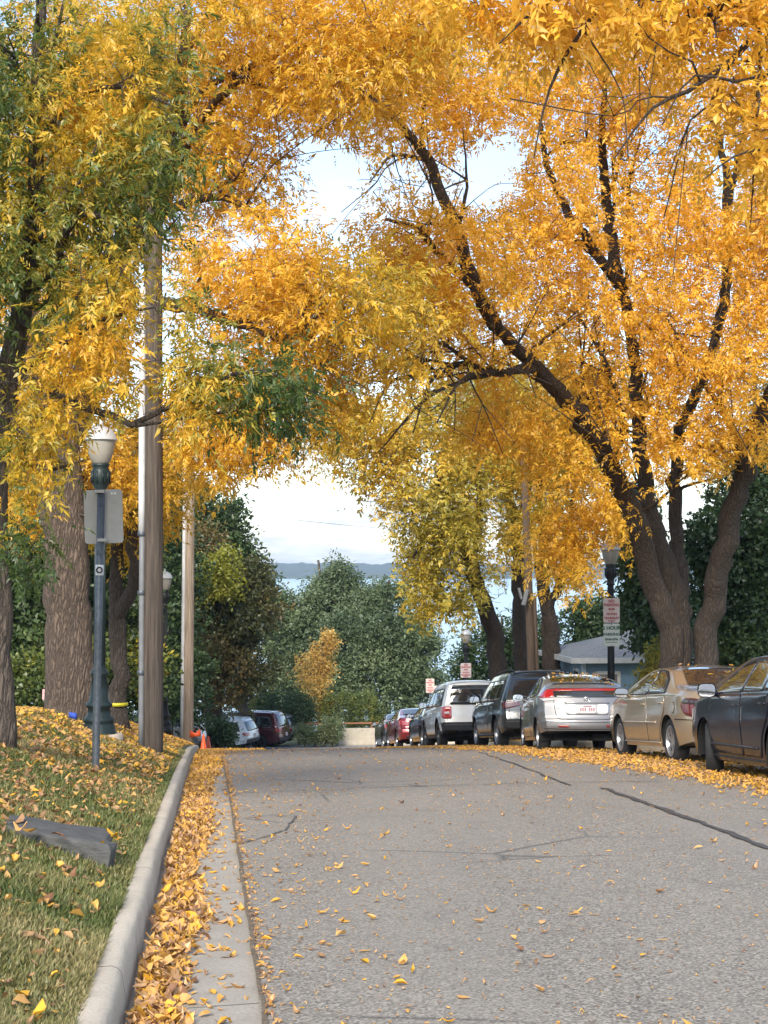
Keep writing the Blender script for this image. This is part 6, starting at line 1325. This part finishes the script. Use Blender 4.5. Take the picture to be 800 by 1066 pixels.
for sg in (-1, 1): c.panel('plate_garnish', 'rear', sorted([(sg * .175, .665), (sg * .365, .672), (sg * .365, .845), (sg * .175, .845)], key=lambda q: math.atan2(q[1] - .75, q[0] - sg * .27)), simple('white_garnish', (.62, .62, .62), .3), pr_, .010)
c.strip('chrome_strip', [(-.40, .868), (0, .872), (.40, .868)], .012, M_CHR, rt, kind='rear', off=.008); c.plate(.755, rt)
a = Acc()
em_y = -c.crown - .014 + float(np.interp(.92, *zip(*c._rear)))
a.tube([[.052 * math.cos(t), em_y, .925 + .040 * math.sin(t)] for t in np.linspace(0, 2 * math.pi, 17)], .007, 6, cap=False); a.tube([[-.026, em_y, .952], [-.022, em_y, .897]], .006, 6); a.tube([[.026, em_y, .952], [.022, em_y, .897]], .006, 6); a.tube([[-.024, em_y, .925], [.024, em_y, .925]], .006, 6); a.obj('emblem', M_CHR, rt)
b = c.panel('model_badge', 'rear', [(.50 + .045 * math.cos(t), .74 + .032 * math.sin(t)) for t in a_], M_BLK, rt, .010, rounds=0)
b = c.panel('maker_badge', 'rear', [(-.50 + .035 * math.cos(t), .80 + .030 * math.sin(t)) for t in a_], M_CHR, rt, .010, rounds=0)
c.strip('bumper_crease', [(-.80, .55), (0, .535), (.80, .55)], .010, PS, rt, kind='rear', off=.006); c.strip('bumper_line', [(-.76, .425), (-.3, .41), (.3, .41), (.76, .425)], .006, M_SHUT, rt, kind='rear', off=.002)
a = Acc(); a.tube([[0, 1.55, 1.41], [0, 1.40, 1.56]], .006, 6); a.lathe([(.03, 0), (.02, .03), (0, .035)], (0, 1.56, 1.415), 10); a.obj('antenna', M_BLK, rt)
c.mirrors(2.75, .98, PS, rt, (.105, .08, .07)); c.wheels(rt, M_RIM, 7, rr=.62, wide=.185)

ROOFS.append((c, rt, 60, .15, 2.4))
# ---- SUVs and the cars beyond ----------------------------------------
def suv(Y, xl, label, pt, L=4.6, W=1.85, H=1.69, rails=True, roofmat=None, low_mat=None, lamps='tall', rw=.345, boxy=False, rim=M_RIM, root=None, lowz=.52, plate_z=.72, gw=True):
    b = .04 if boxy else .16
    zt = [(0, H * .955), (.10, H * .975), (.6, H * .995), (1.4, H), (L * .5, H * .985), (L * .58, H * .93), (L * .70, H * .68), (L * .85, H * .625), (L * .95, H * .56), (L, H * .47)]
    zb = [(0, H * .60), (L * .3, H * .60), (L * .6, H * .575), (L * .8, H * .54), (L, H * .40)]
    c = Car(L, W, zt, zb, [(0, .42), (.6, .30), (1, .25), (L * .8, .24), (L, .30)], L * .577, L * .208, rw, [(.25, .12), (.42, .03), (.62, 0), (.78, .03), (H * .60, .05), (H * .80, .05 + b * .8), (H, .09 + b * 1.7)], roofw=.80 if boxy else .74, crown=.08, taper=.08, corner=.35, arch=1.17)
    rt = root or car_root(Y, xl, W, 0, label, GC)
    if low_mat: c.shell('body', None, rt, mats=[pt, low_mat], low=lambda y: np.where((y < L * .06) , lowz + .12, lowz - .10) + 0 * y)
    else: c.shell('body', pt, rt)
    zg = H * .625; zgt = H * .885
    c.panel('rear_window', 'rear', [(-W * .37, zg), (W * .37, zg), (W * .335, zgt + .02), (-W * .335, zgt + .02)], M_GLASS, rt, .010, na=18)
    c.panel('windshield', 'top', [(-W * .3, L * .565), (W * .3, L * .565), (W * .36, L * .695), (-W * .36, L * .695)], M_GLASS, rt, .009, na=18)
    if roofmat: c.panel('roof', 'top', [(-W * .40, .02), (W * .40, .02), (W * .40, L * .55), (-W * .40, L * .55)], roofmat, rt, .008, na=20, nb=14, rounds=1)
    sp = c.panel('spoiler', 'top', [(-W * .36, -.0), (W * .36, .0), (W * .36, .26), (-W * .36, .26)], roofmat or pt, rt, .022, na=14); c.panel('spoiler_lip', 'rear', [(-W * .33, zgt + .028), (W * .33, zgt + .028), (W * .32, zgt + .055), (-W * .32, zgt + .055)], M_BLK if roofmat else pt, rt, .028, na=14)
    for sg in (-1, 1):
        c.panel('window_trim', 'side', [(.10 + b, zg - .02), (L * .66, zg - .03), (L * .60, zgt - .1), (L * .55, zgt), (.9, zgt + .0), (.20 + b * 1.4, zgt - .03)], M_BLK, rt, .004, sg, 26, 8)
        for (a0, a1, a2, a3) in ((.20 + b * 1.2, L * .205, .30 + b * 1.5, L * .205), (L * .215, L * .385, L * .215, L * .385), (L * .40, L * .645, L * .40, L * .555)):
            c.panel('side_window', 'side', [(a0, zg), (a1, zg - .01), (a3, zgt - .03), (a2, zgt - .03)], M_GLASS, rt, .009, sg, 12, 7, 1)
        if lamps == 'tall':
            P_ = [(sg * W * .345, H * .42), (sg * W * .345, H * .60), (sg * W * .46, H * .60), (sg * W * .46, H * .42)]; lm, lz = M_LRED, H * .51
        elif lamps == 'L': P_ = [(sg * W * .27, H * .545), (sg * W * .30, H * .60), (sg * W * .455, H * .60), (sg * W * .455, H * .50)]; lm, lz = M_LDRED, H * .56
        else: P_ = [(sg * W * .30, H * .50), (sg * W * .30, H * .585), (sg * W * .455, H * .585), (sg * W * .455, H * .49)]; lm, lz = M_LRED, H * .54
        l = c.panel('tail_lamp', 'rear', sorted(P_, key=lambda q: math.atan2(q[1] - lz, q[0] - sg * W * .40)), lm, rt, .010, rounds=1)
        if lamps == 'tall': c.panel('clear_lens', 'rear', sorted([(sg * W * .375, H * .492), (sg * W * .375, H * .525), (sg * W * .44, H * .525), (sg * W * .44, H * .492)], key=lambda q: math.atan2(q[1] - H * .51, q[0] - sg * W * .405)), M_LCLR, l, .016, rounds=1)
        z0_, z1_ = min(q[1] for q in P_), max(q[1] for q in P_); c.panel('tail_lamp', 'side', [(.012, z0_), (.14, z0_ + .03), (.19, z1_ - .01), (.012, z1_)], lm, rt, .008, sg)
        c.panel('reflector', 'rear', [(sg * W * .33 - .09, H * .295), (sg * W * .33 + .09, H * .295), (sg * W * .33 + .09, H * .32), (sg * W * .33 - .09, H * .32)], M_REFL, rt, .012)
        c.panel('headlamp', 'side', [(L * .9, H * .42), (L * .975, H * .40), (L * .97, H * .48), (L * .91, H * .51)], M_LCLR, rt, .008, sg)
        if rails:
            a = Acc(); yy = np.linspace(.35, L * .54, 14); xx = c.wr(yy) * .84; zz_ = c.topz(xx, yy); a.tube(np.stack([sg * xx, yy, zz_ + .055 - .05 * (np.abs(np.linspace(-1, 1, 14)) ** 8)], -1), .016, 6); a.obj('roof_rail', M_BLK, rt)
        if not low_mat: c.strip('wheel_trim', [(.95 * 1, .30)] * 0 + [(L * .30, .30), (L * .68, .30)], .03, M_BLK, rt, sg, off=.004)
    c.door([(L * .392, zg - .04), (L * .392, .34), (L * .655, .34), (L * .675, .6), (L * .665, zg - .05)], pt, rt, L * .43, H * .52, pt); c.door([(L * .388, zg - .04), (L * .388, .34), (L * .31, .34), (L * .285, .58), (L * .235, .76), (L * .215, zg - .05)], pt, rt, L * .25, H * .53, pt)
    c.panel('bumper', 'rear', [(-W * .45, .42), (W * .45, .42), (W * .46, .60), (-W * .46, .60)], M_BLK, rt, .020, na=18)
    c.strip('hatch_seam', [(-W * .40, H * .60), (-W * .40, .66), (-W * .33, .63), (W * .33, .63), (W * .40, .66), (W * .40, H * .60)], .006, M_SHUT, rt, kind='rear', off=.003)
    c.plate(plate_z, rt); c.mirrors(L * .635, zg + .03, M_BLK if roofmat else pt, rt, (.115, .09, .085)); c.wheels(rt, rim, 5, rr=.68, wide=.225)
    return rt, c
PD = paint('slate_paint', (.030, .038, .042), .5, .28); PW = paint('white_grey_paint', (.56, .55, .52), .1, .35); PRD = paint('red_paint', (.26, .012, .018), .4, .28); PDK = paint('charcoal_paint', (.035, .038, .042), .5, .28); PMR = paint('maroon_paint', (.075, .008, .014), .4, .25); PWH = paint('white_paint_car', (.70, .71, .72), .0, .35); PGY = paint('grey_paint', (.33, .34, .35), .6, .3)
suv(32.6, 6.10, 'dark slate SUV with roof rails parked ahead of the silver hatchback', PD, 4.62, 1.855, 1.68, True, lamps='L')
suv(40.6, 5.98, 'white boxy SUV with black lower body and tall red tail lamps', PW, 4.39, 1.89, 1.76, False, roofmat=PWH, low_mat=M_BLK, lamps='tall', rw=.36, boxy=True, rim=M_RIMB)
def sedan(Y, xl, label, pt, root=None, lamp=M_LRED, L=4.7, W=1.82, group=GC):
    c = Car(L, W, [(0, 1.02), (.10, 1.08), (.5, 1.11), (.75, 1.15), (1.5, 1.41), (2.0, 1.455), (2.6, 1.435), (3.05, 1.30), (3.6, 1.05), (4.1, .96), (4.5, .85), (L, .70)], [(0, .97), (.7, 1.0), (1.5, .99), (2.6, .95), (3.6, .93), (4.2, .85), (L, .62)], [(0, .34), (.7, .26), (1.0, .22), (4.0, .20), (L, .28)], 2.70, 1.02, .325, [(.2, .12), (.36, .04), (.55, 0), (.68, .02), (.72, .06), (1.0, .09)], roofw=.71, crown=.11, taper=.13, corner=.45)
    rt = root or car_root(Y, xl, W, 0, label, group); c.shell('body', pt, rt)
    c.panel('rear_window', 'top', [(-.55, 1.50), (.55, 1.50), (.64, .86), (-.64, .86)], M_GLASS, rt, .009, na=18, nb=10); c.panel('windshield', 'top', [(-.52, 2.65), (.52, 2.65), (.64, 3.5), (-.64, 3.5)], M_GLASS, rt, .009, na=18, nb=10)
    for sg in (-1, 1):
        c.panel('window_trim', 'side', [(.98, 1.035), (3.30, .985), (2.95, 1.18), (2.58, 1.34), (2.15, 1.40), (1.75, 1.38), (1.3, 1.23)], M_BLK, rt, .004, sg, 24, 8)
        c.panel('side_window', 'side', [(1.25, 1.03), (2.08, 1.015), (2.08, 1.372), (1.78, 1.362), (1.40, 1.24)], M_GLASS, rt, .009, sg, 12, 7, 1); c.panel('side_window', 'side', [(2.15, 1.01), (3.22, .99), (2.92, 1.16), (2.56, 1.315), (2.15, 1.372)], M_GLASS, rt, .009, sg, 12, 7, 1)
        c.panel('tail_lamp', 'side', [(.012, .78), (.28, .83), (.38, .97), (.012, .98)], lamp, rt, .008, sg); c.panel('tail_lamp', 'rear', sorted([(sg * .36, .83), (sg * .40, .97), (sg * .775, .98), (sg * .775, .76)], key=lambda q: math.atan2(q[1] - .89, q[0] - sg * .6)), lamp, rt, .010)
        c.panel('headlamp', 'side', [(4.2, .66), (4.62, .62), (4.6, .76), (4.26, .82)], M_LCLR, rt, .008, sg)
    c.door([(2.12, 1.0), (2.12, .30), (3.34, .30), (3.38, .62), (3.32, .96)], pt, rt, 2.28, .86, pt); c.door([(2.09, 1.0), (2.09, .30), (1.52, .30), (1.42, .54), (1.2, .74), (1.15, 1.0)], pt, rt, 1.34, .89, pt)
    c.strip('bumper_line', [(-.8, .70), (0, .69), (.8, .70)], .008, M_SHUT, rt, kind='rear', off=.003); c.panel('diffuser', 'rear', [(-.62, .36), (.62, .36), (.66, .44), (-.66, .44)], M_BLK, rt, .012); c.plate(.82, rt); c.mirrors(3.12, 1.01, pt, rt, (.11, .085, .075)); c.wheels(rt, M_RIM, 5, rr=.68)
    return rt
sedan(47.6, 6.50, 'dark sedan almost hidden ahead of the white SUV, only its flank showing', PDK)
sedan(53.6, 6.42, 'red sedan with bright red tail lamps, last but one of the parked row', PRD)
sedan(60.6, 6.72, 'charcoal sedan at the far end of the parked row, next to the barrier', PDK)
# cars in the lot beyond the lawn
GL = 'cars standing in the lot'
def lot_car(u, Y, rz, label, fn, *a, **k):
    q = P(u, 775, Y); z = float(road_z(Y)) + .012; o = empty('parked_car', (q[0], Y, z), label, 'car', GL, rz); fn(0, 0, '', *a, root=o, **k); return o
lot_car(297, 73.3, R(70), 'maroon SUV seen from its left flank, parked before the round hedge', suv, PMR, 4.8, 1.94, 1.78, True, lamps='wide', rw=.38, rim=M_RIMB)
lot_car(264, 69.8, R(68), 'small white hatchback with a red lamp, parked left of the maroon SUV', suv, PWH, 4.25, 1.79, 1.50, False, lamps='wide', rw=.32)
lot_car(307, 76.3, R(70), 'silver car whose tail sticks out behind the maroon SUV', suv, PGY, 4.5, 1.8, 1.55, False, lamps='wide', rw=.33)
lot_car(211, 58.0, R(78), 'pale grey car partly hidden by the two utility poles', sedan, PGY)

# leaves lying on the roofs and rear windows of the nearer cars
def roof_leaves(c, rt, n, seed, y0, y1):
    r = np.random.default_rng(seed); y = y0 + (y1 - y0) * r.random(n); x = r.uniform(-.75, .75, n) * c.wr(y); z = c.topz(x, y) + .012
    M = Matrix.LocRotScale(rt.location, rt.rotation_euler, None); V = np.array([M @ Vector(p) for p in zip(x, y, z)])
    fallen('roof_leaves', V[:, 0], V[:, 1], V[:, 2], r.uniform(.05, .09, n), r.uniform(.3, .6, n), np.clip(r.normal(.55, .2, n), 0, 1), r, .12)
for c_, rt_, n_, y0_, y1_ in ROOFS: roof_leaves(c_, rt_, n_, n_ + 7, y0_, y1_)
